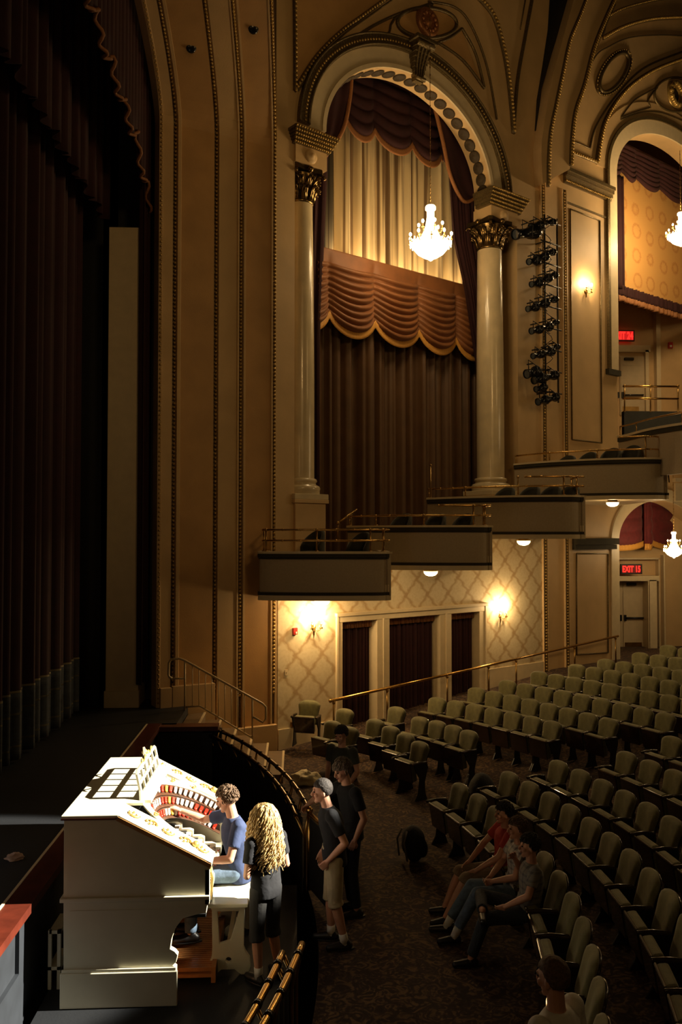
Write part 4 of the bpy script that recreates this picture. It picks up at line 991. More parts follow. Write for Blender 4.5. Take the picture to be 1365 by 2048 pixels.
# rail and grey panel of the upper gangway
t = thing('gangway_rail', 'two bar brass rail on the dark gangway front of the right bay', 'railing', atY(1302, 822, 25.6)); off = -t.location
b = new()
for y in (772.5, 797): tube(b, [atY(1247, y, 25.6), atY(1358, y + 0.5, 25.6)], 0.032, 8)
o = obj('rail', b, brass, t); o.location = off
for x in (1250, 1302, 1357): b = new(); tube(b, [atY(x, 772, 25.6), atY(x, 824, 25.6)], 0.024, 8); ball(b, atY(x, 772, 25.6), 0.05, 8, 6); o = obj('post', b, brassdark, t); o.location = off
bm = new(); ybox(bm, 1249, 822, 1385, 880, 25.6, 25.8); struct('wall_gangway', bm, mat('gangway_grey', (0.045, 0.048, 0.045), 0.6), 'dark grey gangway front', 'wall')
bm = new(); ybox(bm, 1352, 956, 1400, 963, 24.4, 24.6); ybox(bm, 1352, 966, 1400, 1002, 24.5, 24.6); struct('trim_gallery', bm, cream)

# handrail along the side wall over the raked floor
t = thing('aisle_handrail', 'long brass handrail rising along the wallpapered wall on posts', 'handrail', P(4, 0.5, 0.5)); off = -t.location
h0 = atY(661, 1402, 17.75); h1 = P(*W(1237, 1272, 0.35), 0.35)
b = new(); tube(b, [h0, h1], 0.032, 10); ball(b, h0, 0.04, 8, 6); o = obj('rail', b, brass, t); o.location = off
for k, xx in enumerate((668, 775, 895, 978, 1033, 1150, 1232)):
    tt = (xx - 661) / (1237 - 661); 
    lo, hi = 0.0, 1.0
    for _ in range(30):
        md = (lo + hi) / 2; p = h0.lerp(h1, md); d = p - CAM; x_ = CX + FPX * d.dot(RT) / d.dot(FW)
        if x_ < xx: lo = md
        else: hi = md
    p = h0.lerp(h1, lo); b = new(); tube(b, [p - Vector((0, 0, 0.05)), Vector((p.x, p.y, floor_z(p.x, p.y) - 0.02))], 0.022, 8); ball(b, p - Vector((0, 0, 0.05)), 0.04, 7, 5); o = obj('post', b, brassdark, t); o.location = off

# ================================================================= LIGHTING LADDER
t = thing('lighting_ladder', 'vertical black pipe ladder for theatre lights on the pier', 'ladder', Wp(1085, 812, 0.3)); off = -t.location
la, lb_ = W(1073, 600)[0], W(1098, 600)[0]; zt_, zb2 = W(1085, 440)[1], W(1085, 806)[1]
for s in (la, lb_): b = new(); tube(b, [P(s, zb2, 0.3), P(s, zt_, 0.3)], 0.026, 8); o = obj('upright', b, black, t); o.location = off
for k in range(9):
    z = zb2 + 0.25 + (zt_ - zb2 - 0.4) * k / 8; b = new(); tube(b, [P(la - 0.15, z, 0.3), P(lb_ + 0.15, z, 0.3)], 0.022, 8)
    tube(b, [P(la, z, 0.3), P(la, z, 0.0)], 0.02, 6)
    o = obj('rung', b, black, t); o.location = off
bm = new()
for k in range(7):
    z = zb2 + 0.6 + (zt_ - zb2 - 0.8) * k / 7; pts = [P(la + 0.05 + 0.12 * math.sin(q * 1.3 + k) , z + q * 0.09, 0.36 + 0.05 * math.cos(q + k)) for q in range(8)]; tube(bm, pts, 0.011, 5)
o = obj('cable', bm, black, t); o.location = off
def spotlight(px, py, L, r, label, dirv=(-0.82, -0.46, -0.26), off=0.55):
    c = Wp(px, py, off); d = Vector(dirv).normalized(); t = thing('stage_spotlight', label, 'stage light', c, 0, 'stage lights on the ladder')
    mt = frame_mtx(Vector((0, 0, 0)), d.orthogonal(), d)
    b = new(); lathe(b, [(0, -L * 0.5), (r * 0.7, -L * 0.48), (r * 0.95, -L * 0.35), (r * 0.95, -L * 0.05), (r * 0.72, 0.0), (r * 0.72, L * 0.38), (r * 0.85, L * 0.40), (r * 0.85, L * 0.5), (r * 0.7, L * 0.5)], 16, mt)
    for k in range(3): lathe(b, [(r * 0.98, -L * 0.32 + k * L * 0.08), (r * 1.06, -L * 0.31 + k * L * 0.08), (r * 0.98, -L * 0.29 + k * L * 0.08)], 16, mt)
    obj('housing', b, blackgloss, t)
    b = new(); lathe(b, [(0, L * 0.47), (r * 0.7, L * 0.46)], 16, mt); obj('lens', b, mat('dark_lens', (0.05, 0.06, 0.07), 0.08, var=0, coat=1.0), t)
    b = new(); sx = mt.to_3x3() @ Vector((1, 0, 0)); tube(b, [sx * r * 1.1, sx * r * 1.2 + Vector((0, 0, r * 1.6)), -sx * r * 1.2 + Vector((0, 0, r * 1.6)), -sx * r * 1.1], 0.014, 6); tube(b, [Vector((0, 0, r * 1.6)), Vector((0, 0, r * 1.6)) - N3 * (off - 0.3)], 0.02, 6); obj('yoke', b, black, t)
SL = [(1056, 466, 0.95, 0.17), (1075, 452, 0.5, 0.12), (1101, 445, 0.45, 0.09), (1069, 522, 0.42, 0.11), (1085, 514, 0.5, 0.11), (1102, 505, 0.4, 0.09), (1074, 567, 0.42, 0.10), (1092, 558, 0.5, 0.10), (1106, 551, 0.4, 0.09),
      (1067, 616, 0.42, 0.10), (1085, 608, 0.5, 0.12), (1105, 600, 0.45, 0.09), (1074, 660, 0.42, 0.11), (1094, 655, 0.45, 0.11), (1108, 646, 0.4, 0.08), (1077, 710, 0.42, 0.10), (1098, 705, 0.45, 0.11), (1110, 695, 0.4, 0.08),
      (1067, 745, 0.5, 0.15), (1080, 758, 0.45, 0.13), (1104, 752, 0.5, 0.12), (1083, 776, 0.42, 0.10), (1087, 801, 0.42, 0.12), (1107, 796, 0.42, 0.11)]
LV = ['top', 'second', 'third', 'fourth', 'fifth', 'sixth', 'seventh', 'eighth']
rown = {0: 3, 1: 3, 2: 3, 3: 3, 4: 3, 5: 3, 6: 4, 7: 2}; i = 0
for rw, n in rown.items():
    for k in range(n):
        px, py, L, r = SL[i]; i += 1
        spotlight(px, py, L, r, ('large black theatre spotlight at the top left of the ladder' if i == 1 else 'black stage spotlight, %s from the left on the %s tier of the ladder' % (ORD[k], LV[rw])), off=0.5 + 0.05 * (k % 2))

# ================================================================= STAGE CURTAINS
def xdrape(name, label, X, Y0, Y1, z0, z1, amp, n, m_, seed, cat='curtain', bands=None, zhem=None):
    t = thing(name, label, cat, (X, (Y0 + Y1) / 2, z0)); rnd = random.Random(seed); ph = rnd.random() * 6
    def mk(za, zb_, ex=0.0):
        b = new()
        def fn(u, v):
            q = u * n * 2 * PI; z = za + (zb_ - za) * v
            if zhem and v < 1e-6: z = zhem(u)
            elif zhem: z = zhem(u) + (zb_ - zhem(u)) * v
            return Vector((X + ex + amp * (math.sin(q + math.sin(q * 0.23 + ph)) + 0.4 * math.sin(q * 0.5 + ph)), Y0 + (Y1 - Y0) * u + 0.3 * amp * math.sin(q * 0.7), z)) - t.location
        grid(b, n * 8, 8, fn); return b
    obj('cloth', mk(z0, z1), m_, t, solid=0.008)
    for nm, za, zb_, m2 in (bands or []): obj(nm, mk(za, zb_, 0.008), m2, t, solid=0.008)
    return t
hemblue = mat('blue_grey_hem_cloth', (0.030, 0.036, 0.045), 0.8, var=0.3, scale=15); hemgold = mat('gold_hem_braid', (0.22, 0.18, 0.08), 0.6, var=0.2)
xdrape('house_curtain', 'tall dark red pleated stage curtain with gold lined blue hem', -4.15, 5.5, 16.2, 1.15, 11.8, 0.10, 30, stagevel, 3,
       bands=[('hem_band', 1.16, 2.12, hemblue), ('gold_braid', 2.12, 2.15, hemgold), ('gold_braid', 1.80, 1.83, hemgold), ('gold_braid', 1.33, 1.36, hemgold)])
xdrape('leg_curtain', 'narrow dark red curtain leg between the pier and the arch', -3.02, 16.6, 17.4, 1.55, 13, 0.05, 5, stagevel, 4)
xdrape('stage_valance', 'dark red upper stage valance hanging across the proscenium', -3.75, 4, 16.9, 10.4, 15, 0.07, 44, stagevel, 5, 'valance', zhem=lambda u: 10.7 - 0.12 * abs(math.sin(u * 44)))
b = new()
t = thing('grand_valance', 'dark red scalloped grand valance with gold edge inside the arch', 'valance', (-2.95, 12, 12)); 
def hemz(Y):
    q = (Y - 4) / 1.05; f = abs(math.sin(q * PI)); return 11.85 + max(0.0, (15.2 - Y)) * 0.10 - 0.30 * f - max(0, Y - 15.6) * 0.5
def fn(u, v):
    Y = 4 + 13 * u; h = hemz(Y); return Vector((-2.95 + 0.05 * math.sin(Y * 22), Y, h + (15.5 - h) * v)) - t.location
grid(b, 260, 8, fn); obj('cloth', b, stagevel, t, solid=0.008)
b = new(); tube(b, [fn(k / 260, 0) + Vector((0.02, 0, 0)) for k in range(261)], 0.03, 5); obj('rust_edge', b, rustfab, t)

# ================================================================= STAIRS, PIT RAIL
RC = Vector((-11.25, 9.3, 0)); RR = 11.5
def rail_pt(Y, z, d=0.0): return Vector((RC.x + math.sqrt((RR + d) ** 2 - (Y - 9.3) ** 2), Y, z))
bm = new(); n = 6
for k in range(n):
    x0 = -2.1 + k * 0.31; z1_ = 1.1 - (k + 1) * 0.157
    box(bm, x0, x0 + 0.33, 15.35, 17.05, -0.02, z1_)
struct('trim_stairs', bm, mat('worn_step_paint', (0.17, 0.11, 0.055), 0.6), 'short flight of plaster steps from the stage to the floor', 'stairs', bevel=0.012)
bm = new()
for k in range(n):
    x0 = -2.1 + k * 0.31; z1_ = 1.1 - (k + 1) * 0.157; box(bm, x0 + 0.295, x0 + 0.335, 15.34, 17.05, z1_ - 0.01, z1_ + 0.006)
struct('trim_stair_nosing', bm, cream)
t = thing('stair_railing', 'beige painted tube railing with slim balusters on the stage steps', 'railing', (-1.3, 16.4, 0.5)); off = -t.location
Yr = 16.45
def R_(x, y): return atY(x, y, Yr)
b = new(); tube(b, [R_(371, 1411), R_(345, 1357), R_(339, 1354), R_(337, 1350), R_(338, 1326), R_(342, 1319), R_(360, 1317), R_(370, 1321), R_(440, 1360), R_(525, 1407), R_(532, 1414), R_(532, 1438), R_(526, 1445), R_(507, 1434)][1:], 0.022, 8); o = obj('handrail', b, tubeb, t); o.location = off
b = new(); tube(b, [R_(345, 1357), R_(369, 1357)], 0.018, 8); tube(b, [R_(372, 1414), R_(400, 1412), R_(440, 1436), R_(505, 1476)], 0.018, 8); o = obj('lower_rail', b, tubeb, t); o.location = off
for x, ya, yb in ((370, 1321, 1420), (385, 1330, 1413), (398, 1337, 1412), (411, 1344, 1419), (424, 1351, 1427), (437, 1359, 1434), (450, 1366, 1442), (463, 1373, 1450), (476, 1380, 1458), (489, 1387, 1466), (505, 1396, 1478)):
    b = new(); tube(b, [R_(x, ya), R_(x, yb)], 0.018 if x in (370, 505) else 0.009, 7); o = obj('baluster', b, tubeb, t); o.location = off
# pit wall following the rail
bm = new(); pts = [rail_pt(3.0 + 0.2 * k, 0) for k in range(62)]
R1 = [bm.verts.new((p.x, p.y, -1.95)) for p in pts]; R2 = [bm.verts.new((p.x, p.y, 0.0)) for p in pts]
for k in range(len(pts) - 1): bm.faces.new((R1[k], R1[k + 1], R2[k + 1], R2[k]))
struct('wall_pit_curve', bm, black)
bm = new(); box(bm, -2.4, -1.3, 15.2, 15.3, -1.95, 1.02); box(bm, -1.3, -0.85, 15.2, 15.3, -1.95, 0.2); struct('wall_pit_end', bm, black)
bm = new(); box(bm, -1.62, -1.45, 15.05, 15.2, -1.9, 0.98); struct('trim_pit_post', bm, bluegrey)
def pit_rail(Ys, label, seam=0.42):
    t = thing('pit_rail', label, 'railing', rail_pt(Ys[len(Ys) // 2], 0)); off = -t.location; 
    for nm, dd, zz in (('brass_rail', 0.0, 1.0), ('brass_rail', -0.16, 0.93)):
        b = new(); pp = [rail_pt(Y, zz, dd) for Y in Ys]; tube(b, pp, 0.030, 12); o = obj(nm, b, brass if seam < 0.4 else mat('shaded_brass', (0.16, 0.10, 0.035), 0.3, 1.0, var=0.3), t); o.location = off  # far run takes a darker brass copy, its shade put into the colour
        q = resample(pp, seam)[1:]
        for p in q:
            b = new(); T = (rail_pt(p.y + 0.01, zz, dd) - rail_pt(p.y - 0.01, zz, dd)).normalized(); tube(b, [p - T * 0.025, p + T * 0.025], 0.037, 12)
            o = obj('collar', b, blackgloss, t); o.location = off
    for Y in Ys[::6] + [Ys[-1]]:
        b = new()
        for dd, zz in ((0.0, 1.0), (-0.16, 0.93)): tube(b, [rail_pt(Y, -0.02, -0.05), rail_pt(Y, zz - 0.25, -0.05), rail_pt(Y, zz, dd)], 0.02, 7)
        o = obj('post', b, brassdark, t); o.location = off
    b = new(); Yd = [Ys[0] + (Ys[-1] - Ys[0]) * k / 160 for k in range(161)]
    V1 = [b.verts.new(rail_pt(Y, 0.0, -0.08 + 0.02 * math.sin(Y * 40))) for Y in Yd]; V2 = [b.verts.new(rail_pt(Y, 0.90, -0.08 + 0.012 * math.sin(Y * 40))) for Y in Yd]
    for k in range(160): b.faces.new((V1[k], V1[k + 1], V2[k + 1], V2[k])).smooth = True
    o = obj('black_skirt', b, mat('black_velour', (0.008, 0.007, 0.007), 0.9, var=0.1), t, solid=0.01); o.location = off
pit_rail([10.65 + 0.1 * k for k in range(46)], 'double brass pit rail with black skirt curving away beyond the gap')
pit_rail([3.4 + 0.1 * k for k in range(39)], 'double brass pit rail with dark collars in the near foreground', 0.30)
t = thing('rail_gate', 'dark open gate panel with brass top beside the rail post', 'gate', rail_pt(10.1, 0)); off = -t.location
g0, g1 = rail_pt(10.62, 0), Vector((0.46, 9.75, 0))
b = new(); tube(b, [g0 + Vector((0, 0, 0.98)), g1 + Vector((0, 0, 0.98))], 0.028, 10); tube(b, [g0 + Vector((0, 0, 0.05)), g0 + Vector((0, 0, 1.0))], 0.03, 10); ball(b, g0 + Vector((0, 0, 1.02)), 0.045, 10, 7); o = obj('brass_frame', b, brass, t); o.location = off
b = new(); d_ = (g1 - g0).normalized(); mt = frame_mtx(g0, d_, Vector((0, 0, 1))); box(b, 0.04, (g1 - g0).length, -0.012, 0.012, 0.08, 0.94, mt); o = obj('panel', b, MATS['black_velour'], t, bevel=0.004); o.location = off
bm = new(); box(bm, -2.1, -0.02, 15.25, 18.4, -0.05, -0.005); struct('floor_corner', bm, carpet)
# ================================================================= ORGAN CONSOLE
ORG = Vector((-1.4, 8.51, 0.35)); YN, YF = 7.55, 9.47
t = thing('theatre_organ_console', 'ivory and gold theatre organ console with red and white stop tabs, lit by a spotlight', 'organ', ORG)
def oo(nm, b, m_, par=None, **k):
    o = obj(nm, b, m_, par or t, **k)
    if par is None or par == t: o.location = -ORG
    return o
def opx(x, y):
    p = atY(x, y, YN); return (p.x, p.z)
prof_px = [(128, 1634), (237, 1635), (420, 1725), (420, 1803), (415, 1812), (413, 1826), (394, 1829), (366, 1837), (352, 1855), (344, 1878), (341, 1898), (350, 1903), (356, 1910), (353, 1924), (346, 1931), (353, 1935), (353, 1986), (121, 1986), (127, 1940), (127, 1800)]
prof = [opx(*p) for p in prof_px]; prof[-4] = (prof[-4][0], 0.35); prof[-3] = (prof[-3][0], 0.35)
Xb, ztop = prof[0]; Xk = prof[1][0]; Xf, zf = prof[2]
fy = lambda u, v, tt: Vector((u, tt, v))
b = new(); plate(b, prof, [], fy, YN, YN + 0.06); oo('end_panel', b, white, bevel=0.004)
b = new(); plate(b, prof, [], fy, YF - 0.06, YF); oo('end_panel', b, white, bevel=0.004)
b = new(); box(b, Xb + 0.02, Xb + 0.05, YN + 0.05, YF - 0.05, 0.36, ztop - 0.02); box(b, Xb - 0.015, Xb + 0.02, YN, YF, 0.35, 0.56); oo('back_panel', b, white)
b = new(); box(b, Xb - 0.02, Xk + 0.004, YN - 0.02, YF + 0.02, ztop - 0.012, ztop + 0.016)
box(b, Xk, Xk + 0.16, YN + 0.32, YF - 0.32, ztop - 0.012, ztop + 0.016); oo('lid', b, white, bevel=0.006)
b = new(); box(b, Xb - 0.022, Xk + 0.006, YN - 0.022, YN + 0.0, ztop - 0.024, ztop - 0.012); box(b, Xb - 0.022, Xk, YF, YF + 0.022, ztop - 0.024, ztop - 0.012); oo('lid_edge', b, redwood)
sl = Vector((Xf - Xk, 0, zf - ztop)); 
def slope(x): return ztop + (x - Xk) / (Xf - Xk) * (zf - ztop)
CW = 0.30
for (y0, y1) in ((YN - 0.02, YN + CW), (YF - CW, YF + 0.02)):
    mt = frame_mtx(Vector((Xk, 0, ztop)), sl, Vector((0, 0, 1))); b = new(); box(b, 0, sl.length + 0.02, y0, y1, -0.02, 0.016, mt); c = oo('cheek', b, white, bevel=0.006)
    b = new(); e0 = y0 if y0 < 8 else y1; box(b, 0, sl.length + 0.02, e0 - 0.004, e0 + 0.004, -0.035, 0.0, mt); oo('cheek_edge', b, intwood)
    # gilt carving: scrolling leaves
    b = new(); yc = (y0 + y1) / 2
    for k in range(5):
        u = 0.10 + k * 0.17; sg = 1 if k % 2 else -1
        pts = [Vector((u + 0.07 * math.cos(a) * (1 - a / 7), yc + sg * 0.07 * math.sin(a) * (1 - a / 7), 0.026)) for a in [q * 0.5 for q in range(10)]]
        tube(b, [mt @ p for p in pts], [0.010 * (1 - q / 14) for q in range(10)], 6)
        for q in range(4): ball(b, mt @ Vector((u + 0.035 * math.cos(q * 1.6), yc + sg * 0.035 * math.sin(q * 1.6), 0.026)), 0.012, 6, 5)
    ball(b, mt @ Vector((0.72, yc, 0.03)), 0.035, 8, 6)
    oo('gilt_carving', b, orggold)
    b = new(); yi = y1 if y0 < 8 else y0; plate(b, [(Xk, ztop - 0.02), (Xf, zf - 0.02), (Xf, zf - 0.42), (Xk, zf - 0.42)], [], fy, yi - 0.012, yi + 0.012); oo('inner_cheek', b, white)
for y0, y1 in ((YN, YN + 0.34), (YF - 0.34, YF)):      # rounded cheek fronts
    b = new()
    mt = frame_mtx(Vector((Xf - 0.01, y0, zf - 0.03)), Vector((0, 1, 0)), Vector((0, 0, 1))); 
    tube(b, [Vector((Xf - 0.02, y0 - 0.02, zf - 0.02)), Vector((Xf - 0.02, y1, zf - 0.02))], 0.038, 10)
    box(b, Xf - 0.04, Xf - 0.005, y0, y1, zf - 0.36, zf - 0.04); oo('cheek_nosing', b, white)
b = new()
for y in (YN + 0.03, YF - 0.03):
    for k in range(6): ball(b, (Xf, y, zf - 0.09 - 0.04 * k), 0.020 - 0.002 * k, 7, 5)
    tube(b, [(Xf + 0.005, y, zf - 0.05), (Xf + 0.02, y, zf - 0.15), (Xf + 0.0, y, zf - 0.33)], 0.014, 6)
oo('gilt_drop', b, orggold)
zm = opx(128, 1800)[1]
b = new()
for y0, y1 in ((YN - 0.025, YN), (YF, YF + 0.025)): box(b, Xb - 0.025, Xf + 0.005, y0, y1, zm - 0.018, zm + 0.018)
box(b, Xb - 0.025, Xb, YN, YF, zm - 0.018, zm + 0.018); oo('waist_moulding', b, white, bevel=0.006)
zp_ = opx(128, 1938)[1]
for y0, y1 in ((YN - 0.03, YN), (YF, YF + 0.03)): b = new(); box(b, prof[-3][0], prof[-4][0] + 0.01, y0, y1, 0.35, zp_ - 0.03); box(b, prof[-3][0] + 0.01, prof[-4][0], y0 + 0.008, y1 - 0.008, zp_ - 0.03, zp_); oo('plinth', b, white, bevel=0.006)
# thin frame lines of the lower end panel
b = new(); box(b, Xb + 0.06, Xf - 0.42, YN - 0.004, YN, zm - 0.10, zm - 0.095); oo('panel_line', b, white)
# inside: dark well, knee panel, horseshoe
b = new(); box(b, Xk - 0.02, Xk + 0.01, YN + CW, YF - CW, 1.1, ztop - 0.015); box(b, Xk, Xf - 0.04, YN + 0.06, YF - 0.06, 1.06, 1.09); oo('inner_case', b, black)
b = new(); box(b, -1.42, -1.39, YN + 0.06, YF - 0.06, 0.36, 1.08); oo('knee_panel', b, woodor)
YC = (YN + YF) / 2; HB = (YF - YN) / 2 - CW - 0.02
def hs(phi, tier, out=0.0, up=0.0):
    a = 0.52 - 0.045 * tier + out; bb = HB - 0.05 * tier + out
    x = (Xk + 0.60) - a * math.cos(phi); y = YC + bb * math.sin(phi)
    if abs(phi) > PI / 2:
        x = (Xk + 0.60) + (abs(phi) - PI / 2) * 0.42; y = YC + bb * (1 if phi > 0 else -1)
    return Vector((x, y, slope(x) - 0.055 - 0.088 * tier + up))
PH = [-(PI / 2 + 0.35) + (PI + 0.70) * k / 60 for k in range(61)]
b = new()
for tier in range(3):
    R1 = [b.verts.new(hs(p, tier, 0.0, 0.035)) for p in PH]; R2 = [b.verts.new(hs(p, tier, 0.0, -0.035)) for p in PH]; R3 = [b.verts.new(hs(p, tier + 1, 0.0, 0.040)) for p in PH]
    for k in range(60): b.faces.new((R1[k], R1[k + 1], R2[k + 1], R2[k])); b.faces.new((R2[k], R2[k + 1], R3[k + 1], R3[k]))
oo('horseshoe_jamb', b, mat('organ_jamb_brown', (0.06, 0.025, 0.012), 0.35, var=0.3), solid=0.006)
b = new()
R1 = [b.verts.new(hs(p, 0, 0.0, 0.035)) for p in PH]; R2 = [b.verts.new(hs(p, 0, 0.10, 0.05)) for p in PH]
for k in range(60): b.faces.new((R1[k], R1[k + 1], R2[k + 1], R2[k]))
oo('horseshoe_rim', b, white, solid=0.012)
b = new()
for q in (0.4, 0.9, 1.3, -0.4, -0.9): 
    p = hs(q, 0, 0.06, 0.06)
    for k in range(5): ball(b, p + Vector((0.03 * math.cos(k * 1.3), 0.03 * math.sin(k * 1.3), 0)), 0.016, 6, 5)
oo('gilt_carving', b, orggold)
tabs = {}
NT = 33
for tier in range(3):
    for k in range(NT):
        ph = -(PI / 2 + 0.28) + (PI + 0.56) * (k + 0.5) / NT; p = hs(ph, tier); q = hs(ph + 0.01, tier); T = (q - p).normalized()
        inw = Vector((0, 0, 1)).cross(T).normalized()
        if (Vector((Xk + 0.60, YC, p.z)) - p).dot(inw) < 0: inw = -inw
        g = (k // 4 + tier) % 4 if tier else (3 if k % 12 < 9 else 0)
        m_ = [tabred, tabwhite, tabred, tabwhite][g] if not (k % 15 == 7) else tabamber
        b = new(); nrm = (inw + Vector((0, 0, 0.25))).normalized(); mt = frame_mtx(p + inw * 0.012, T, nrm)
        box(b, -0.0165, 0.0165, -0.028, 0.024, 0, 0.014, mt); ball(b, mt @ Vector((0, -0.028, 0.007)), 0.0165, 6, 4, sc=(1, 1, 1)); oo('stop_tab', b, m_)
# four manuals
for k in range(4):
    x1_ = Xf - 0.10 - 0.115 * k; z = 1.20 + 0.075 * k; y0, y1 = YC - 0.44, YC + 0.44
    b = new(); box(b, x1_ - 0.13, x1_ - 0.01, y0, y1, z - 0.045, z - 0.02, None, 2); n = 36
    for i in range(n): box(b, x1_ - 0.125, x1_, y0 + (y1 - y0) * i / n + 0.001, y0 + (y1 - y0) * (i + 1) / n - 0.001, z - 0.02, z)
    for i in range(n):
        if i % 7 not in (2, 6): yy = y0 + (y1 - y0) * (i + 1) / n; box(b, x1_ - 0.125, x1_ - 0.045, yy - 0.007, yy + 0.007, z, z + 0.011, None, 1)
    oo('manual', b, [keyw, blackgloss, intwood])
    for y in (y0 - 0.055, y1 + 0.005):
        b = new(); plate(b, [(x1_ - 0.14, z - 0.05), (x1_ + 0.02, z - 0.05), (x1_ + 0.02, z + 0.012), (x1_ - 0.02, z + 0.03), (x1_ - 0.14, z + 0.03)], [], fy, y, y + 0.05); oo('key_cheek', b, white, bevel=0.004)
b = new(); box(b, Xf - 0.10, Xf - 0.03, YN + 0.30, YF - 0.30, 1.10, 1.17)
for k in range(22): ball(b, (Xf - 0.045, YC - 0.42 + 0.04 * k, 1.172), 0.010, 6, 5, 1 if k % 5 else 2)
oo('piston_rail', b, [white, tabwhite, tabred])
# music rack
b = new(); rb = Vector((Xk + 0.12, YC, ztop + 0.02)); lean = Vector((-0.22, 0, 1)).normalized(); mt = frame_mtx(rb, Vector((0, 1, 0)), lean)
hw, hh = 0.52, 0.25
outl = [(-hw - 0.06, 0), (hw + 0.06, 0), (hw, 0.07), (hw, hh - 0.03), (hw - 0.06, hh), (0.16, hh), (0.10, hh + 0.03), (0.05, hh + 0.035), (0.0, hh + 0.10), (-0.05, hh + 0.035), (-0.10, hh + 0.03), (-0.16, hh), (-hw + 0.06, hh), (-hw, hh - 0.03), (-hw, 0.07)]
holes = []
for i in range(5):
    for j in range(2):
        a0 = -hw + 0.05 + i * (2 * hw - 0.06) / 5; b0 = 0.035 + j * 0.105; holes.append([(a0, b0), (a0 + 0.165, b0), (a0 + 0.165, b0 + 0.08), (a0, b0 + 0.08)])
plate(b, outl, holes, lambda u, v, tt: mt @ Vector((u, tt, v)), -0.01, 0.012); oo('music_rack', b, white, bevel=0.003)
b = new(); ball(b, mt @ Vector((0, 0.0, hh + 0.05)), 0.03, 8, 6)
for s_ in (-1, 1): tube(b, [mt @ Vector((s_ * (0.05 + 0.03 * k), -0.015, hh + 0.02 + 0.02 * math.sin(k * 1.2))) for k in range(9)], 0.009, 6)
oo('gilt_crest', b, orggold)
b = new(); box(b, Xk + 0.11, Xk + 0.22, YC - hw - 0.06, YC + hw + 0.06, ztop - 0.01, ztop + 0.02); oo('rack_ledge', b, white, bevel=0.004)
# pedalboard
b = new(); box(b, -1.38, -0.72, YC - 0.62, YC + 0.62, 0.40, 0.43); box(b, -0.76, -0.72, YC - 0.64, YC + 0.64, 0.36, 0.50)
for k in range(32): yy = YC - 0.60 + 1.2 * k / 31; box(b, -1.38, -0.76, yy - 0.012, yy + 0.012, 0.45, 0.485)
oo('pedalboard', b, woodor)
b = new()
for k in range(3): box(b, -1.36, -1.15, YC - 0.2 + 0.17 * k, YC - 0.07 + 0.17 * k, 0.58, 0.60, Matrix.Translation((0, 0, 0)))
oo('swell_shoe', b, blackgloss)

# bench
t = thing('organ_bench', 'ivory organ bench on lyre shaped ends in front of the console', 'bench', (-0.62, 8.5, 0.35)); off = -t.location
b = new(); box(b, -0.80, -0.43, 7.92, 9.08, 1.0, 1.035); o = obj('seat', b, white, t, bevel=0.01); o.location = off
for y in (8.02, 8.93):
    b = new(); pl = [(-0.80, 1.0), (-0.44, 1.0), (-0.47, 0.94), (-0.475, 0.60), (-0.46, 0.56), (-0.42, 0.50), (-0.41, 0.42), (-0.44, 0.352), (-0.50, 0.352), (-0.56, 0.40), (-0.68, 0.40), (-0.74, 0.352), (-0.84, 0.352), (-0.86, 0.41), (-0.80, 0.46), (-0.77, 0.52), (-0.765, 0.60), (-0.77, 0.94)]
    hole = [(-0.72, 0.93), (-0.52, 0.93), (-0.60, 0.66), (-0.70, 0.63)]
    h2 = [(-0.615 + 0.028 * math.cos(2 * PI * k / 12), 0.485 + 0.028 * math.sin(2 * PI * k / 12)) for k in range(12)]
    plate(b, pl, [hole, h2], fy, y, y + 0.05); o = obj('leg', b, white, t, bevel=0.004); o.location = off
b = new(); box(b, -0.64, -0.60, 8.07, 8.93, 0.52, 0.60); o = obj('stretcher', b, white, t, bevel=0.004); o.location = off
# pale step stand behind the console, scrap on the stage, bags
t = thing('step_stand', 'small pale wooden step stand behind the organ console', 'step stand', (-2.16, 8.0, 0.35)); off = -t.location
b = new(); box(b, -2.20, -2.10, 7.85, 8.2, 0.84, 0.87); o = obj('tread', b, white, t); o.location = off; b = new(); box(b, -2.21, -2.10, 7.85, 8.2, 0.52, 0.55); o = obj('tread', b, white, t); o.location = off
for x in (-2.21, -2.13): b = new(); box(b, x, x + 0.03, 7.85, 7.88, 0.35, 0.87); o = obj('side', b, white, t); o.location = off
def settle(o, k=1.0464):
    # the console group is a little larger and its lift stands lower than first laid out
    o.scale = (k, k, k); o.location = Vector((o.location.x * k, o.location.y * k, o.location.z * k - 0.2037))
for o in [q for q in COL.objects if q.parent is None and q.name.split('.')[0] in ('theatre_organ_console', 'organ_bench', 'step_stand')]: settle(o)
def crumple(name, label, cat, loc, sx, sy, sz, m_, seed):
    b = new(); ball(b, (0, 0, 0), 1, 28, 18)
    for v in b.verts:
        n_ = noise.fractal(v.co * 1.9 + Vector((seed, 0, 0)), 0.8, 2.2, 4); q = v.co * (1 + 0.45 * n_); v.co = Vector((q.x * sx, q.y * sy, max(0.0, (q.z + 0.35)) * sz))
    o = obj(name, b, m_); o.location = loc; return tag(o, label, cat)
p = atZ(28, 1718, 1.1); crumple('crumpled_paper', 'scrap of crumpled pale cloth lying on the black stage floor', 'cloth', p, 0.09, 0.07, 0.04, mat('pale_pink_cloth', (0.5, 0.33, 0.24), 0.8), 3)
p = atZ(614, 1566, 0.0); p.z = floor_z(p.x, p.y); crumple('cloth_bag', 'crumpled cream cloth bag on the carpet beyond the pit rail', 'bag', p, 0.24, 0.20, 0.15, mat('cream_cloth', (0.78, 0.68, 0.46), 0.85), 7)
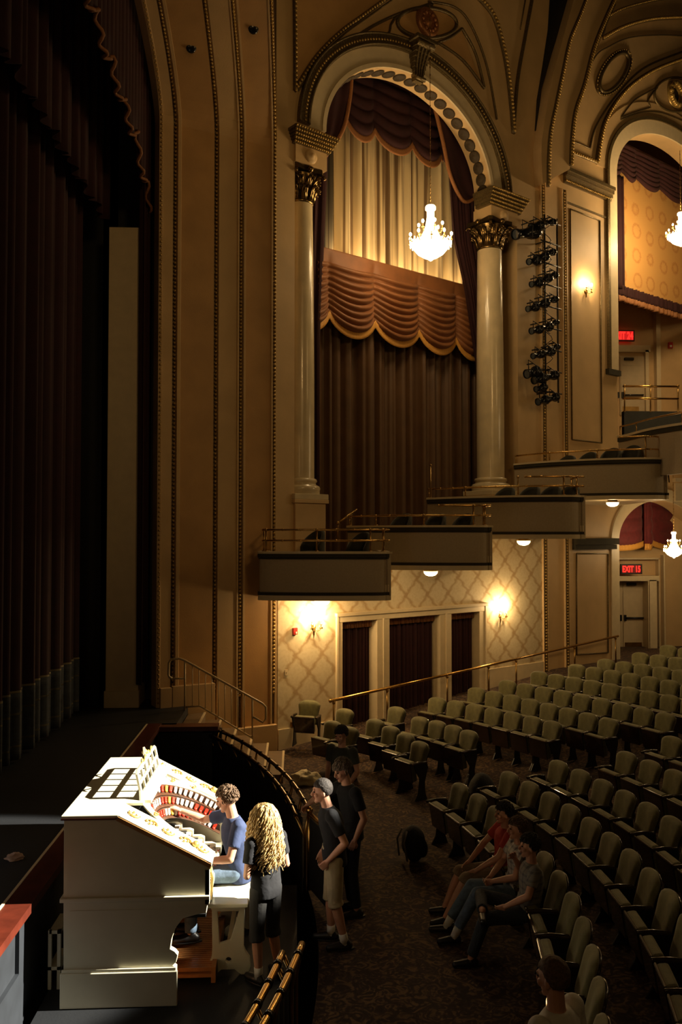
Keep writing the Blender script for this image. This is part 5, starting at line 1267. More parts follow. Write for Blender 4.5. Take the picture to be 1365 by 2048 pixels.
def backpack(loc, rz, label, k=1.0):
    t = thing('backpack', label, 'bag', loc, rz)
    b = new(); ball(b, (0, 0, 0.24 * k), 0.24 * k, 20, 14, sc=(0.62, 0.85, 1.0))
    for v in b.verts:
        v.co.z = max(0.0, v.co.z); v.co += v.normal * 0; v.co.x += 0.02 * noise.noise(v.co * 9)
    obj('body', b, mat('black_nylon', (0.006, 0.006, 0.007), 0.85, var=0.3, bump=0.4), t)
    b = new(); ball(b, (-0.12 * k, 0, 0.17 * k), 0.15 * k, 16, 10, sc=(0.45, 0.9, 0.9)); obj('pocket', b, MATS['black_nylon'], t)
    for s_ in (-1, 1): b = new(); tube(b, [(0.14 * k, s_ * 0.07 * k, 0.44 * k), (0.20 * k, s_ * 0.10 * k, 0.30 * k), (0.16 * k, s_ * 0.12 * k, 0.06 * k)], 0.014, 6); obj('strap', b, mat('grey_webbing', (0.16, 0.14, 0.11), 0.7), t)
p = atZ(828, 1722, 0.0); backpack(Vector((p.x, p.y, 0)), math.radians(200), 'black backpack standing on the carpet in front of the seated men')

# ================================================================= THEATRE SEATS
def make_seat():
    """local +x is the way the seat faces"""
    t = bpy.data.objects.new('theatre_chair', None); COL.objects.link(t); t.empty_display_size = 0.2
    b = new()
    def shape(u, v, th):      # u across, v up : padded back with scooped rounded shoulders
        y = (u - 0.5) * 2; w_ = 0.240 * (1 - 0.16 * (1 - v)) ; z = 0.42 + 0.47 * v
        w_ *= 1 - 0.06 * math.exp(-((v - 0.5) / 0.2) ** 2); edge = max(0.0, (v - 0.84) / 0.16); w_ *= math.sqrt(max(0.0, 1 - 0.42 * edge ** 2.5))
        z -= 0.030 * (abs(y) ** 3) * v
        x = -0.10 - 0.13 * v - 0.035 * (1 - y * y) * 0.9
        prof_ = (1 - abs(y) ** 4) ** 0.5 * (1 - abs(2 * v - 1) ** 6) ** 0.5
        return Vector((x + th * (0.012 + 0.055 * prof_), y * w_, z))
    nu, nv = 12, 12
    F = [[b.verts.new(shape(i / nu, j / nv, 1)) for j in range(nv + 1)] for i in range(nu + 1)]; K = [[b.verts.new(shape(i / nu, j / nv, -0.25)) for j in range(nv + 1)] for i in range(nu + 1)]
    for i in range(nu):
        for j in range(nv):
            f = b.faces.new((F[i][j], F[i + 1][j], F[i + 1][j + 1], F[i][j + 1])); f.smooth = True
            f = b.faces.new((K[i][j], K[i][j + 1], K[i + 1][j + 1], K[i + 1][j])); f.smooth = True
    for i in range(nu): b.faces.new((F[i][nv], F[i + 1][nv], K[i + 1][nv], K[i][nv])).smooth = True; b.faces.new((F[i][0], K[i][0], K[i + 1][0], F[i + 1][0]))
    for j in range(nv): b.faces.new((F[0][j], F[0][j + 1], K[0][j + 1], K[0][j])).smooth = True; b.faces.new((F[nu][j], K[nu][j], K[nu][j + 1], F[nu][j + 1])).smooth = True
    obj('backrest', b, seatgreen, t)
    b = new()
    def sh(u, v):
        p = shape(u, v, -0.25); return p + Vector((-0.022, 0, -0.01))
    grid(b, 8, 8, sh); obj('back_shell', b, seatwood, t, solid=0.012)
    mt = Matrix.Translation((0.05, 0, 0.30)) @ Matrix.Rotation(math.radians(9), 4, 'Y')
    b = new(); box(b, -0.04, 0.07, -0.205, 0.205, 0.0, 0.34, mt); c = obj('seat_cushion', b, seatgreen, t, bevel=0.03)
    b = new(); box(b, 0.065, 0.085, -0.21, 0.21, 0.0, 0.34, mt); box(b, 0.060, 0.090, -0.20, 0.20, 0.30, 0.335, mt)
    u_ = obj('seat_pan', b, seatwood, t, bevel=0.006)
    return t
def add_arm(t, side):
    b = new(); y = side * 0.26
    tube(b, [(0.16, y, 0.60), (0.20, y, 0.615), (0.05, y, 0.625), (-0.12, y, 0.62)][1:], [0.022, 0.026, 0.022], 8)
    box(b, -0.13, 0.19, y - 0.024, y + 0.024, 0.60, 0.632); obj('armrest', b, seatwood, t, bevel=0.008)
    b = new(); plate(b, [(-0.14, 0.61), (0.15, 0.61), (0.10, 0.48), (0.02, 0.36), (0.05, 0.12), (0.12, 0.0), (-0.14, 0.0), (-0.10, 0.12), (-0.09, 0.3), (-0.15, 0.5)], [], lambda u, v, tt: Vector((u, tt, v)), y - 0.012, y + 0.012)
    obj('leg', b, seatiron, t, bevel=0.003)
proto = make_seat(); add_arm(proto, 1)
proto_end = copy_tree(proto); add_arm(proto_end, -1)
for q in list(proto.children) + list(proto_end.children): q.location.x = 0.17
used = set()
def put_seat(x, y, label, group, end=False, rz=None, z=None):
    src = proto_end if end else proto
    if src.name not in used: o = src; used.add(src.name)
    else: o = copy_tree(src)
    tag(o, label, 'chair', group)
    o.location = (x, y, floor_z(x, y) if z is None else z)
    o.rotation_euler = (0, 0, math.atan2(9.3 - y, -6.5 - x) if rz is None else rz)
    return o
SEATC = Vector((-6.5, 9.3, 0))
# rows left of the aisle, nearest the camera: radius, first seat depth, last depth
near = [(9.22, 12.05, 6.15, 'front row'), (10.20, 12.6, 6.0, 'second row'), (11.12, 12.95, 7.1, 'third row'), (12.2, 13.05, 8.9, 'fourth row'), (13.3, 13.6, 10.8, 'fifth row')]
SEATED = []
for ri, (r, ys, ye, rn) in enumerate(near):
    a = math.asin((ys - 9.3) / r); k = 0
    while True:
        y = 9.3 + r * math.sin(a); x = -6.5 + r * math.cos(a)
        if y < ye: break
        if ri == 0 and k in (4, 5, 6): SEATED.append((x, y))
        if ri == 0 and k == 3: pass
        lb = 'olive folding chair of the near block, %s, %s from the aisle' % (rn, ORD[k])
        o = put_seat(x, y, lb, 'olive folding chairs of the near block, %s' % rn, end=(k == 0))
        a -= 0.545 / r; k += 1
# block beside the side wall: aisle end, wall end, number of chairs, name of the row
far = [((0.97, 15.75), (0.69, 16.26), 2, 'short row by the pit'), ((2.1, 14.56), (1.5, 16.3), 4, 'front row'), ((0.97, 17.2), (0.97, 17.2), 1, 'lone place near the handrail foot'),
       ((3.05, 15.05), (2.35, 16.2), 4, 'second row'), ((2.0, 17.05), (2.0, 17.05), 1, 'lone place before the doorway'), ((4.59, 15.16), (2.9, 17.53), 7, 'third row'), ((5.56, 15.0), (3.84, 18.08), 8, 'fourth row'), ((6.6, 15.0), (4.62, 18.5), 9, 'fifth row'),
       ((7.62, 15.3), (5.5, 19.1), 10, 'sixth row'), ((8.55, 15.5), (6.5, 19.5), 10, 'seventh row'), ((9.0, 16.8), (7.3, 19.8), 8, 'eighth row'), ((9.7, 17.6), (8.3, 20.2), 7, 'ninth row'), ((10.4, 18.5), (9.3, 20.9), 6, 'tenth row')]
for (x0, y0), (x1, y1), n, rn in far:
    for k in range(n):
        q = k / max(1, n - 1); xm, ym = x0 + (x1 - x0) * q, y0 + (y1 - y0) * q
        bow = 0.10 * 4 * q * (1 - q) * (n / 8); xm += bow * 0.8; ym += bow * 0.55
        lb = 'olive folding chair of the wall block, %s, %s from the aisle' % (rn, ORD[k]) if n > 1 else 'olive folding chair of the wall block, %s' % rn
        put_seat(xm, ym, lb, 'olive folding chairs of the wall block, %s' % rn, end=(k == 0))
p = atZ(618, 1490, 0.1); put_seat(p.x, p.y, 'lone olive folding seat standing against the wallpaper in the corner', 'lone seats', end=True, rz=math.radians(-108), z=0.12)
pb = Vector((-6.5 + 10.2 * math.cos(0.385), 9.3 + 10.2 * math.sin(0.385), 0)); backpack(Vector((pb.x - 0.05, pb.y + 0.1, floor_z(pb.x, pb.y))), 2.9, 'black backpack standing at the aisle end of the second row', 1.5)
# ================================================================= PEOPLE
def capsule(bm, a, b, ra, rb, n=12, flat0=False, flat1=False):
    a = Vector(a); b = Vector(b); d = b - a
    tube(bm, [a, a.lerp(b, 0.5), b], [ra, (ra + rb) / 2, rb], n)
    if not flat0: ball(bm, a, ra, n, 8)
    if not flat1: ball(bm, b, rb, n, 8)
def loft(bm, rings, n=20):
    """rings: (centre, lateral dir, forward dir, half width, half depth)"""
    R = []
    for c, l, f, w_, d in rings:
        R.append([bm.verts.new(c + l * (w_ * math.copysign(abs(math.cos(2 * PI * k / n)) ** 0.85, math.cos(2 * PI * k / n))) + f * (d * math.sin(2 * PI * k / n))) for k in range(n)])
    for a, b in zip(R, R[1:]):
        for k in range(n): bm.faces.new((a[k], a[(k + 1) % n], b[(k + 1) % n], b[k])).smooth = True
    bm.faces.new(R[0][::-1]); bm.faces.new(R[-1])
def voxel(nm, bm, m_, par, vs, sm=4):
    o = obj(nm, bm, m_, par)
    q = o.modifiers.new('remesh', 'REMESH'); q.mode = 'VOXEL'; q.voxel_size = vs; q.use_smooth_shade = True
    if sm: s_ = o.modifiers.new('smooth', 'SMOOTH'); s_.factor = 0.5; s_.iterations = sm
    return o
def hand(bm, wrist, elbow, palm_n, k, curl=0.35, grip=False, left=False):
    """palm + five separate tapering, bent fingers. palm_n = direction the palm faces"""
    w_ = Vector(wrist); d = (w_ - Vector(elbow)).normalized(); pn = (palm_n - d * palm_n.dot(d)).normalized(); sd = d.cross(pn) * (1 if left else -1)   # sd points to the thumb side
    s = k
    for q in range(4):
        o_ = (q - 1.5) * 0.020 * s; kn = w_ + d * (0.085 - 0.004 * abs(q - 1.5)) * s - sd * o_
        capsule(bm, w_ + d * 0.012 * s - sd * o_ * 0.7, kn, 0.0145 * s, 0.0125 * s, 8)
        L = (0.074, 0.082, 0.077, 0.060)[q] * s; c = curl * (1.0 + 0.12 * q); p = kn; dr = d
        for j, (fl, rr) in enumerate(((0.45, 0.0092), (0.32, 0.0082), (0.23, 0.0072))):
            ang = c * (0.8 + 0.7 * j); dr2 = (d * math.cos(ang) + pn * math.sin(ang) - sd * (q - 1.5) * 0.10).normalized(); e = p + dr2 * L * fl; capsule(bm, p, e, rr * s * 1.06, rr * s * 0.95, 8); p = e
    p0 = w_ + d * 0.028 * s + sd * 0.022 * s; p1 = p0 + (sd * 0.75 + d * 0.5 + pn * 0.25).normalized() * 0.036 * s; p2 = p1 + (d * 0.85 + sd * 0.35 + pn * 0.35).normalized() * 0.030 * s; p3 = p2 + (d + pn * 0.4).normalized() * 0.022 * s
    capsule(bm, p0, p1, 0.0150 * s, 0.0115 * s, 8); capsule(bm, p1, p2, 0.0112 * s, 0.0098 * s, 8); capsule(bm, p2, p3, 0.0098 * s, 0.0085 * s, 8)
def rotz(v, a): return Vector((v[0] * math.cos(a) - v[1] * math.sin(a), v[0] * math.sin(a) + v[1] * math.cos(a), v[2]))
def person(label, base, face, J, H=1.75, shirt=None, trousers=None, shoes=shoeblk, socks=None, hair=None, hairstyle='short', head_yaw=0.0, head_pitch=0.0, sleeve=0.62, leg_len=2.0, long_hair=False, vs=0.008, shirt_name='t_shirt', trousers_name='trousers', extras=None, hands=(0.35, 0.35), palms=(None, None), shirt_w=1.0, skin_m=None, group=None):
    """J: joints in body frame (x forward, y left, z up) for a 1.75 m figure"""
    k = H / 1.75; base = Vector(base)
    D = dict(pelvis=(0, 0, .96), waist=(0.0, 0, 1.10), chest=(0.005, 0, 1.28), neck=(0.0, 0, 1.49), head=(.025, 0, 1.645),
             shL=(0, .185, 1.43), shR=(0, -.185, 1.43), elL=(-.03, .235, 1.14), elR=(-.03, -.235, 1.14), wrL=(.05, .25, .90), wrR=(.05, -.25, .90),
             hiL=(0, .09, .93), hiR=(0, -.09, .93), knL=(.02, .10, .50), knR=(.02, -.10, .50), anL=(-.03, .11, .085), anR=(-.03, -.11, .085), tdL=None, tdR=None)
    D.update(J)
    ABS = {}
    def G(n):
        v = D[n]
        if isinstance(v, Vector): return v.copy()       # world-space joint
        return base + rotz(Vector(v) * k, face)
    f0 = rotz((1, 0, 0), face); l0 = rotz((0, 1, 0), face); up = Vector((0, 0, 1))
    t = thing('person', label, 'person', base, 0, group)
    O = Matrix.Translation(-base)
    hp = G('pelvis'); ws = G('waist'); ch = G('chest'); nk = G('neck'); hd = G('head')
    lat_s = (G('shL') - G('shR')).normalized(); lat_h = (G('hiL') - G('hiR')).normalized()
    def fwd(l): return l.cross(up).normalized()
    fs = fwd(lat_s); fh = fwd(lat_h)
    if fs.dot(f0) < 0: fs = -fs
    if fh.dot(f0) < 0: fh = -fh
    axis = (nk - hp).normalized(); fs = (fs - axis * fs.dot(axis)).normalized()
    hf = rotz((math.cos(head_pitch), 0, math.sin(head_pitch)), face + head_yaw); hl = rotz((0, 1, 0), face + head_yaw); hu = hf.cross(hl)
    def torso(bm, g, z_low=None, top=True):
        rings = [(hp - axis * 0.07 * k, lat_h, fh, (.145 + g) * k, (.105 + g) * k), (hp + axis * 0.03 * k, lat_h, fh, (.158 + g) * k, (.115 + g) * k), (ws, lat_h.lerp(lat_s, .4).normalized(), fs, (.140 + g) * k, (.100 + g) * k),
                 (ch, lat_s, fs, (.165 + g) * k, (.118 + g) * k), (ch.lerp(nk, .45), lat_s, fs, (.172 + g) * k, (.108 + g) * k), (nk - axis * 0.055 * k, lat_s, fs, (.135 + g * .7) * k, (.078 + g * .6) * k), (nk - axis * (0.02 - g * .2) * k, lat_s, fs, (.075 + g * .4) * k, (.060 + g * .4) * k)]
        loft(bm, rings)
    # ---- body
    b = new(); torso(b, 0.0)
    capsule(b, nk - axis * 0.05 * k, hd - hu * 0.04 * k - hf * 0.012 * k, 0.060 * k, 0.054 * k)
    R3 = Matrix((hf, hl, hu)).transposed()
    ball(b, hd + hu * 0.025 * k - hf * 0.008 * k, 0.1 * k, 20, 14, sc=(0.98, 0.76, 0.98), rot=R3)
    ball(b, hd - hu * 0.035 * k + hf * 0.022 * k, 0.075 * k, 18, 12, sc=(0.88, 0.80, 1.05), rot=R3)
    ball(b, hd - hu * 0.095 * k + hf * 0.066 * k, 0.024 * k, 10, 8, rot=R3)
    tube(b, [hd + hf * 0.088 * k + hu * 0.020 * k, hd + hf * 0.113 * k - hu * 0.022 * k], [0.008 * k, 0.015 * k], 8); ball(b, hd + hf * 0.108 * k - hu * 0.026 * k, 0.016 * k, 8, 6)
    capsule(b, hd + hf * 0.083 * k + hu * 0.030 * k + hl * 0.035 * k, hd + hf * 0.083 * k + hu * 0.030 * k - hl * 0.035 * k, 0.013 * k, 0.013 * k, 8)
    for s_ in (-1, 1):
        ball(b, hd + hl * s_ * 0.078 * k - hu * 0.01 * k - hf * 0.008 * k, 0.030 * k, 10, 8, sc=(0.62, 0.36, 1.05), rot=R3)
        ball(b, hd + hl * s_ * 0.038 * k - hu * 0.022 * k + hf * 0.066 * k, 0.026 * k, 8, 6)
    for s_ in ('L', 'R'):
        sh, el, wr = G('sh' + s_), G('el' + s_), G('wr' + s_); ball(b, sh - up * 0.01 * k, 0.062 * k, 12, 8)
        capsule(b, sh, el, 0.052 * k, 0.038 * k); capsule(b, el, el.lerp(wr, 0.35), 0.040 * k, 0.040 * k); capsule(b, el.lerp(wr, 0.35), wr, 0.040 * k, 0.026 * k)
        pn = palms[0 if s_ == 'L' else 1]; pn = pn if pn is not None else (-l0 if s_ == 'L' else l0)
        hand(b, wr, el, pn, k * 1.0, hands[0 if s_ == 'L' else 1], left=(s_ == 'L'))
        hi, kn, an = G('hi' + s_), G('kn' + s_), G('an' + s_)
        capsule(b, hi, kn, 0.085 * k, 0.056 * k); capsule(b, kn, kn.lerp(an, 0.35), 0.054 * k, 0.056 * k); capsule(b, kn.lerp(an, 0.35), an, 0.056 * k, 0.036 * k)
        td = D['td' + s_]; td = td if isinstance(td, Vector) else rotz(td or (1, 0.15 * (1 if s_ == 'L' else -1), -0.12), face); td = td.normalized()
        capsule(b, an - up * 0.045 * k, an + td * 0.16 * k - up * 0.045 * k, 0.034 * k, 0.026 * k)
    bmesh.ops.transform(b, matrix=O, verts=b.verts)
    body = voxel('body', b, skin_m or skin, t, 0.0062 * k, 3)
    # eyes and mouth
    for s_ in (-1, 1):
        b = new(); ball(b, hd + hl * s_ * 0.033 * k + hu * 0.012 * k + hf * 0.084 * k - base, 0.0105 * k, 8, 6); obj('eye', b, eyem, t)
    b = new(); tube(b, [hd - hu * 0.058 * k + hf * 0.088 * k + hl * 0.022 * k - base, hd - hu * 0.058 * k + hf * 0.097 * k - base, hd - hu * 0.058 * k + hf * 0.088 * k - hl * 0.022 * k - base], 0.006 * k, 6); obj('mouth', b, lipm, t)
    # ---- shirt
    if shirt:
        b = new(); torso(b, 0.016 * shirt_w)
        rings = [(hp - axis * 0.10 * k, lat_h, fh, .168 * k, .13 * k), (hp, lat_h, fh, .172 * k, .132 * k), (ws, lat_h, fs, .162 * k, .122 * k)]; loft(b, rings)
        for s_ in ('L', 'R'):
            sh, el, wr = G('sh' + s_), G('el' + s_), G('wr' + s_); ball(b, sh - up * 0.01 * k, 0.076 * k, 12, 8)
            if sleeve <= 1: capsule(b, sh, sh.lerp(el, sleeve), 0.068 * k, 0.066 * k, flat1=True)
            else: capsule(b, sh, el, 0.066 * k, 0.055 * k); capsule(b, el, el.lerp(wr, sleeve - 1), 0.054 * k, 0.042 * k, flat1=True)
        bmesh.ops.transform(b, matrix=O, verts=b.verts); so = voxel(shirt_name, b, shirt, t, 0.011 * k, 4)
    # ---- trousers / shorts
    if trousers:
        b = new(); loft(b, [(hp - axis * 0.09 * k, lat_h, fh, .150 * k, .118 * k), (hp + axis * 0.02 * k, lat_h, fh, .166 * k, .124 * k), (hp + axis * 0.10 * k, lat_h, fh, .152 * k, .114 * k)])
        for s_ in ('L', 'R'):
            hi, kn, an = G('hi' + s_), G('kn' + s_), G('an' + s_)
            if leg_len <= 1.35:
                capsule(b, hi, kn, 0.098 * k, 0.078 * k, flat1=False); e = kn.lerp(an, leg_len - 1.0); capsule(b, kn, e, 0.080 * k, 0.088 * k, flat1=True)
            else:
                capsule(b, hi, kn, 0.096 * k, 0.070 * k); capsule(b, kn, kn.lerp(an, leg_len - 1.0), 0.070 * k, 0.060 * k, flat1=True)
        bmesh.ops.transform(b, matrix=O, verts=b.verts); voxel(trousers_name, b, trousers, t, 0.011 * k, 4)
    for s_ in ('L', 'R'):
        an, kn = G('an' + s_), G('kn' + s_); td = D['td' + s_]; td = td if isinstance(td, Vector) else rotz(td or (1, 0.15 * (1 if s_ == 'L' else -1), -0.0), face); td = td.normalized()
        if socks:
            b = new(); capsule(b, an - up * 0.02 * k, an.lerp(kn, 0.20), 0.044 * k, 0.046 * k, flat1=True); bmesh.ops.transform(b, matrix=O, verts=b.verts); obj('sock', b, socks, t)
        b = new(); sd = up.cross(td).normalized(); u2 = td.cross(sd)
        h0_ = an - u2 * 0.045 * k - td * 0.045 * k; capsule(b, h0_, h0_ + td * 0.10 * k, 0.044 * k, 0.046 * k); capsule(b, h0_ + td * 0.10 * k, h0_ + td * 0.215 * k - u2 * 0.008 * k, 0.045 * k, 0.036 * k); ball(b, h0_ + td * 0.03 * k + u2 * 0.03 * k, 0.045 * k, 10, 8)
        bmesh.ops.transform(b, matrix=O, verts=b.verts); sh_ = voxel('shoe', b, shoes, t, 0.010, 2)
        b = new(); loft(b, [(h0_ - u2 * 0.040 * k + td * 0.085 * k, td, sd, 0.150 * k, 0.044 * k), (h0_ - u2 * 0.026 * k + td * 0.085 * k, td, sd, 0.150 * k, 0.044 * k)]); bmesh.ops.transform(b, matrix=O, verts=b.verts); obj('sole', b, shoeblk, sh_)
    # ---- hair
    if hair:
        b = new(); rx = 0.112 * k; C0 = hd + hu * 0.032 * k - hf * 0.012 * k - base
        nn, mm = 40, 26; Vv = []
        for i in range(nn):
            row = []
            for j in range(mm + 1):
                a = 2 * PI * i / nn; th = PI * 0.80 * j / mm; n_ = Vector((math.sin(th) * math.cos(a), math.sin(th) * math.sin(a), math.cos(th)))
                bump = 1 + (0.07 if hairstyle != 'crop' else 0.035) * noise.noise(Vector((n_.x * 6, n_.y * 6, n_.z * 2.5)) + base * 3)
                # hairline: face opening in front, nape behind
                lim = {'short': (0.30, -0.55), 'crop': (0.36, -0.60), 'mop': (0.12, -0.62)}[hairstyle if hairstyle in ('short', 'crop', 'mop') else 'short']
                zmin = lim[0] if n_.x > 0.35 else (lim[1] if n_.x < -0.25 else lim[1] + (lim[0] - lim[1]) * (n_.x + 0.25) / 0.6)
                g = bump * (1.0 if n_.z >= zmin else max(0.80, 1 - (zmin - n_.z) * 1.2)); sc_ = (1.0, 0.80, 1.0)
                row.append(b.verts.new(C0 + (hf * n_.x * sc_[0] + hl * n_.y * sc_[1] + hu * n_.z * sc_[2]) * rx * g * (1.02 if hairstyle == 'mop' else 1.0 if hairstyle == 'short' else 0.965)))
            Vv.append(row)
        for i in range(nn):
            for j in range(mm): 
                f = b.faces.new((Vv[i][j], Vv[(i + 1) % nn][j], Vv[(i + 1) % nn][j + 1], Vv[i][j + 1])); f.smooth = True
        bmesh.ops.remove_doubles(b, verts=b.verts, dist=1e-5)
        if True:       # locks
            rnd = random.Random(int(base.x * 100))
            for _ in range(260 if hairstyle != 'crop' else 0):
                a = rnd.uniform(0, 2 * PI); zz = rnd.uniform(-0.35 if hairstyle == 'mop' else -0.2, 1.0); rr = math.sqrt(max(0, 1 - zz * zz)); n_ = Vector((rr * math.cos(a), rr * math.sin(a), zz))
                if n_.x > 0.30 and n_.z < 0.35: continue
                p = C0 + (hf * n_.x + hl * n_.y * 0.80 + hu * n_.z) * rx * 0.99; dn = (hu * -0.5 + hf * (0.5 if zz > 0.4 else -0.1) + hl * rnd.uniform(-.3, .3)); nw = (hf * n_.x + hl * n_.y + hu * n_.z); dn = (dn - nw * dn.dot(nw)).normalized(); L = 0.035 * k * (1.6 if hairstyle == 'mop' else 0.5 if hairstyle == 'crop' else 1.0)
                tube(b, [p, p + dn * L * .5 + nw * 0.007 * k, p + dn * L + nw * 0.002 * k], [0.006 * k, 0.007 * k, 0.0015 * k], 5)
        obj('hair', b, hair, t)
    if extras: extras(t, base, hd, hf, hl, hu, k)
    return t, G

PIX = atY
# --- organist, seated on the bench, both arms forward to the console
def seatj(z0):  # seated joints above a seat of height z0 (metres, for k = 1)
    return dict(pelvis=(0, 0, z0 + .10), waist=(-.01, 0, z0 + .25), chest=(.01, 0, z0 + .43), neck=(.04, 0, z0 + .63), head=(.075, 0, z0 + .785), shL=(.03, .185, z0 + .57), shR=(.03, -.185, z0 + .57),
                elL=(.03, .24, z0 + .27), elR=(.03, -.24, z0 + .27), wrL=(.26, .17, z0 + .22), wrR=(.26, -.17, z0 + .22),
                hiL=(.02, .09, z0 + .075), hiR=(.02, -.09, z0 + .075), knL=(.45, .12, z0 + .07), knR=(.45, -.12, z0 + .07), anL=(.42, .13, .085), anR=(.42, -.13, .085))
J = seatj(0.69)
J.update(shL=Vector((-0.55, 8.36, 1.60)), shR=Vector((-0.67, 8.70, 1.60)), neck=Vector((-0.62, 8.53, 1.655)), head=Vector((-0.675, 8.53, 1.80)), chest=Vector((-0.59, 8.5, 1.44)), waist=Vector((-0.56, 8.5, 1.27)),
         elL=Vector((-0.62, 8.24, 1.325)), wrL=Vector((-0.84, 8.30, 1.29)), elR=Vector((-0.93, 8.86, 1.50)), wrR=Vector((-1.17, 8.86, 1.60)),
         knL=Vector((-1.00, 8.36, 1.12)), knR=Vector((-1.00, 8.62, 1.12)), anL=Vector((-1.00, 8.33, 0.60)), anR=Vector((-1.03, 8.55, 0.60)), hiL=Vector((-0.58, 8.41, 1.13)), hiR=Vector((-0.58, 8.59, 1.13)), pelvis=Vector((-0.55, 8.5, 1.14)))
pt, _ = person('person in a navy T-shirt and jeans seated on the bench playing the organ', (-0.58, 8.5, 0.35), PI, J, 1.74, navy, denim, shoeblk, None, hairbr, 'short', head_yaw=-0.25, head_pitch=-0.25, sleeve=0.66, leg_len=1.98, trousers_name='jeans', hands=(0.3, 0.25), palms=(Vector((0, 0, -1)), Vector((-0.3, 0, -1)))); settle(pt)
# --- long haired onlooker
def curls(t, base, hd, hf, hl, hu, k):
    rnd = random.Random(12); b = new(); C0 = hd + hu * 0.03 * k - hf * 0.01 * k - base
    for _ in range(420):
        a = rnd.uniform(0, 2 * PI); zz = rnd.uniform(-0.1, 1.0); rr = math.sqrt(max(0, 1 - zz * zz)); nx, ny = rr * math.cos(a), rr * math.sin(a)
        if nx > 0.45 and zz < 0.55: continue
        nw = (hf * nx + hl * ny + hu * zz).normalized(); p = C0 + (hf * nx + hl * ny * 0.82 + hu * zz) * 0.112 * k; L = rnd.uniform(0.34, 0.50) if zz > -0.05 else 0.3
        horiz = Vector((nw.x, nw.y, 0)); 
        if horiz.length < .2: horiz = -hf * .6 + hl * rnd.uniform(-.6, .6)
        horiz = horiz.normalized()
        if nx > 0.1: horiz = (horiz - hf * 0.55).normalized()
        pts = []; ph = rnd.uniform(0, 6); w_ = rnd.uniform(0.010, 0.022); n = 22; drop = 0.0; side = horiz.cross(Vector((0, 0, 1)))
        for q in range(n):
            u = q / (n - 1); out = 0.045 * math.sin(min(1, u * 2.2) * PI / 2) + 0.035 * u * rnd.uniform(.8, 1.2); 
            top = max(0.0, (1 - u * 3)); z_ = -L * max(0.0, u - 0.10 * top) 
            base_r = horiz * (0.112 * k * (1 - rr) * min(1, u * 4) * 0.85 + out)
            pts.append(p + base_r + Vector((0, 0, z_)) + side * w_ * math.sin(u * 26 + ph) * (0.3 + u) + horiz * w_ * math.cos(u * 26 + ph) * (0.3 + u))
        tube(b, pts, [0.0065 * (1 - 0.5 * q / n) for q in range(n)], 4)
    obj('long_curls', b, hairbl, t)
wb = atZ(527, 1962, 0.35)
pt, _ = person('person with long curly blond hair, black T-shirt and dark shorts standing behind the organist', (wb.x + 0.02, wb.y + 0.02, 0.35), math.radians(128), dict(elL=(-.02, .25, 1.13), elR=(-.02, -.25, 1.13), wrL=(.20, .06, 1.10), wrR=(.20, -.04, 1.14), anL=(-.02, .10, .085), anR=(-.04, -.14, .085)), 1.55, blkcot, mat('black_shorts_cloth', (0.02, 0.019, 0.018), 0.8, var=0.2, bump=0.4, bscale=12), shoeblk, whitecot, hairbl, 'mop', head_yaw=0.15, head_pitch=-0.15, leg_len=1.18, trousers_name='shorts', extras=curls, hands=(0.8, 0.8), palms=(Vector((0, 0, -1)), Vector((0, 0, -1)))); settle(pt)
# --- man in khaki shorts
kb = Vector((0.42, 9.28, 0))
person('man in a black T-shirt and khaki shorts standing with a hand in his pocket', kb, math.radians(183), dict(neck=(.075, 0, 1.48), head=(.13, 0, 1.62), chest=(.03, 0, 1.28), shL=(.04, .175, 1.42), shR=(.07, -.17, 1.42), elL=(-.09, .25, 1.15), wrL=(.09, .19, .95), elR=(.0, -.24, 1.14), wrR=(.10, -.2, .93), knL=(.0, .09, .50), anL=(-.10, .10, .085), knR=(.03, -.10, .50), anR=(.02, -.13, .085)), 1.78, blkcot, khaki, shoeblk, whitecot, hairbk, 'crop', head_pitch=-0.08, leg_len=1.12, trousers_name='khaki_shorts', sleeve=0.70, hands=(0.7, 0.5))
# --- man leaning a hand on the rail
mb = Vector((0.66, 10.05, 0))
person('man in a black T-shirt and black trousers resting his hand on the brass pit rail', mb, math.radians(190), dict(shR=Vector((0.52, 10.20, 1.43)), elR=Vector((0.28, 10.42, 1.25)), wrR=Vector((0.15, 10.58, 1.10)), elL=(-.08, .26, 1.15), wrL=(.02, .23, .91), neck=(.06, 0, 1.49), head=(.11, 0, 1.635)), 1.78, blkcot, blkcot, shoeblk, None, hairgr, 'mop', head_yaw=0.35, head_pitch=-0.3, sleeve=0.68, leg_len=1.93, hands=(0.5, 0.75), palms=(None, Vector((0, 0, -1))))
# --- man in the shade behind
person('man in a dark olive T-shirt standing in the shade near the short row of seats', Vector((0.66, 12.1, 0)), math.radians(235), dict(elL=(.0, .26, 1.15), wrL=(.16, .20, .98), elR=(-.02, -.25, 1.14), wrR=(.14, -.18, .96)), 1.70, olivecot, blkcot, shoeblk, None, hairbk, 'short', head_pitch=-0.2, leg_len=1.93)
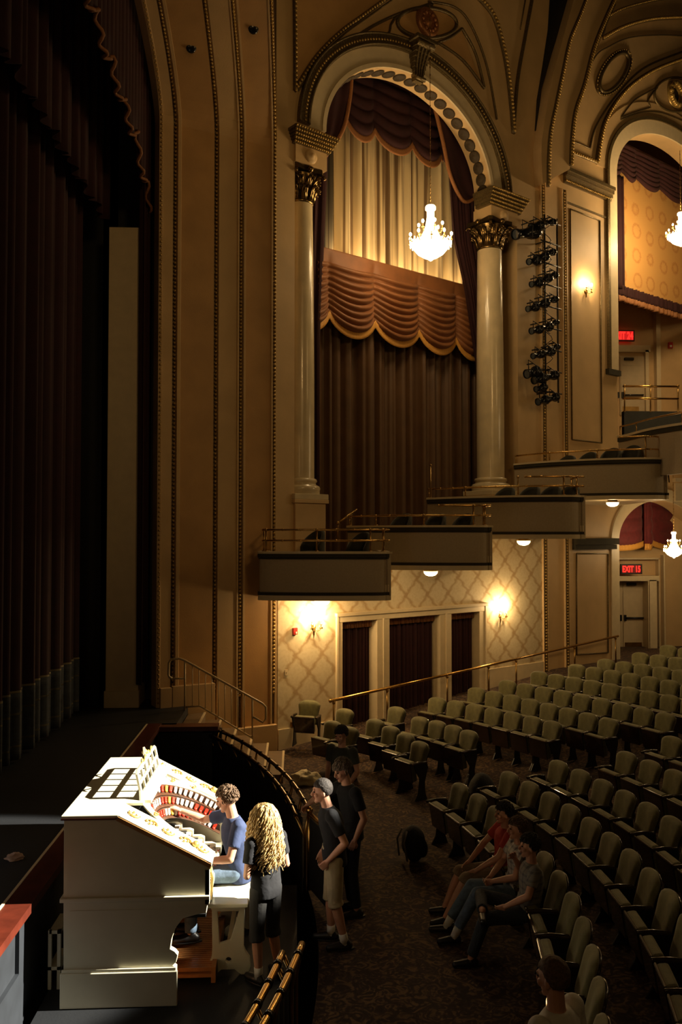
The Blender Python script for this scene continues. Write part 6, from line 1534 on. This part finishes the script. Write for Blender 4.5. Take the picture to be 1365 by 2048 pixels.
# --- three seated men in the front row
def sit(i, label, shirt, trous, hair, ankles, wr, turn=0.0, H=1.68, **kw):
    x, y = SEATED[i]; fa = math.atan2(9.3 - y, -6.5 - x) + turn; J = seatj(0.46); J.update(neck=(-.07, 0, 1.07), head=(-.04, 0, 1.225), chest=(-.06, 0, .88), shL=(-.06, .185, 1.02), shR=(-.06, -.185, 1.02), waist=(-.05, 0, .71)); J.update(ankles); J.update(wr)
    person(label, Vector((x, y, floor_z(x, y))) + rotz((0.31, 0, 0), fa), fa, J, H, shirt, trous, shoeblk, kw.pop('socks', None), hair, kw.pop('hs', 'short'), group=None, **kw)
sit(0, 'seated man in a red T-shirt with bare forearms resting on his knees', redcot, mat('tan_shorts', (0.20, 0.14, 0.08), 0.85, bump=0.3), hairbk, dict(anL=(.72, .14, .085), anR=(.66, -.14, .085), knL=(.47, .14, .52), knR=(.47, -.14, .50)), dict(elL=(.12, .27, .80), wrL=(.36, .17, .62), elR=(.12, -.27, .80), wrR=(.36, -.15, .60)), leg_len=1.1, trousers_name='shorts', head_yaw=0.1)
sit(1, 'seated man in a light plaid shirt and blue jeans between two others', plaid, denim, hairbr, dict(anL=(.72, .10, .085), anR=(.76, -.16, .085), knL=(.46, .13, .56), knR=(.46, -.15, .54)), dict(elL=(.06, .27, .78), wrL=(.27, .06, .66), elR=(.06, -.27, .78), wrR=(.27, -.05, .66)), socks=whitecot, trousers_name='jeans', leg_len=1.80, shirt_name='plaid_shirt')
sit(2, 'seated man in a grey patterned shirt with his ankle crossed over his knee', plaid2, mat('dark_denim', (0.022, 0.028, 0.040), 0.85, var=0.2, bump=0.4), hairbk, dict(anL=(.62, .12, .085), anR=(.50, .16, .60), knL=(.47, .12, .50), knR=(.44, -.30, .58), tdR=(0.1, 1, 0.1)), dict(elL=(.04, .28, .80), wrL=(.25, .14, .64), elR=(-.02, -.30, .84), wrR=(.10, -.12, 1.06)), trousers_name='dark_jeans', leg_len=1.92, shirt_name='patterned_shirt')
# --- foreground man, seen from behind
person('person with short brown hair in a white T-shirt in the foreground, seen from behind', Vector((1.62, 5.28, 0)), math.radians(130), dict(), 1.75, whitecot, blkcot, shoeblk, None, hairbr, 'crop', sleeve=0.6, leg_len=1.93, head_pitch=-0.1)
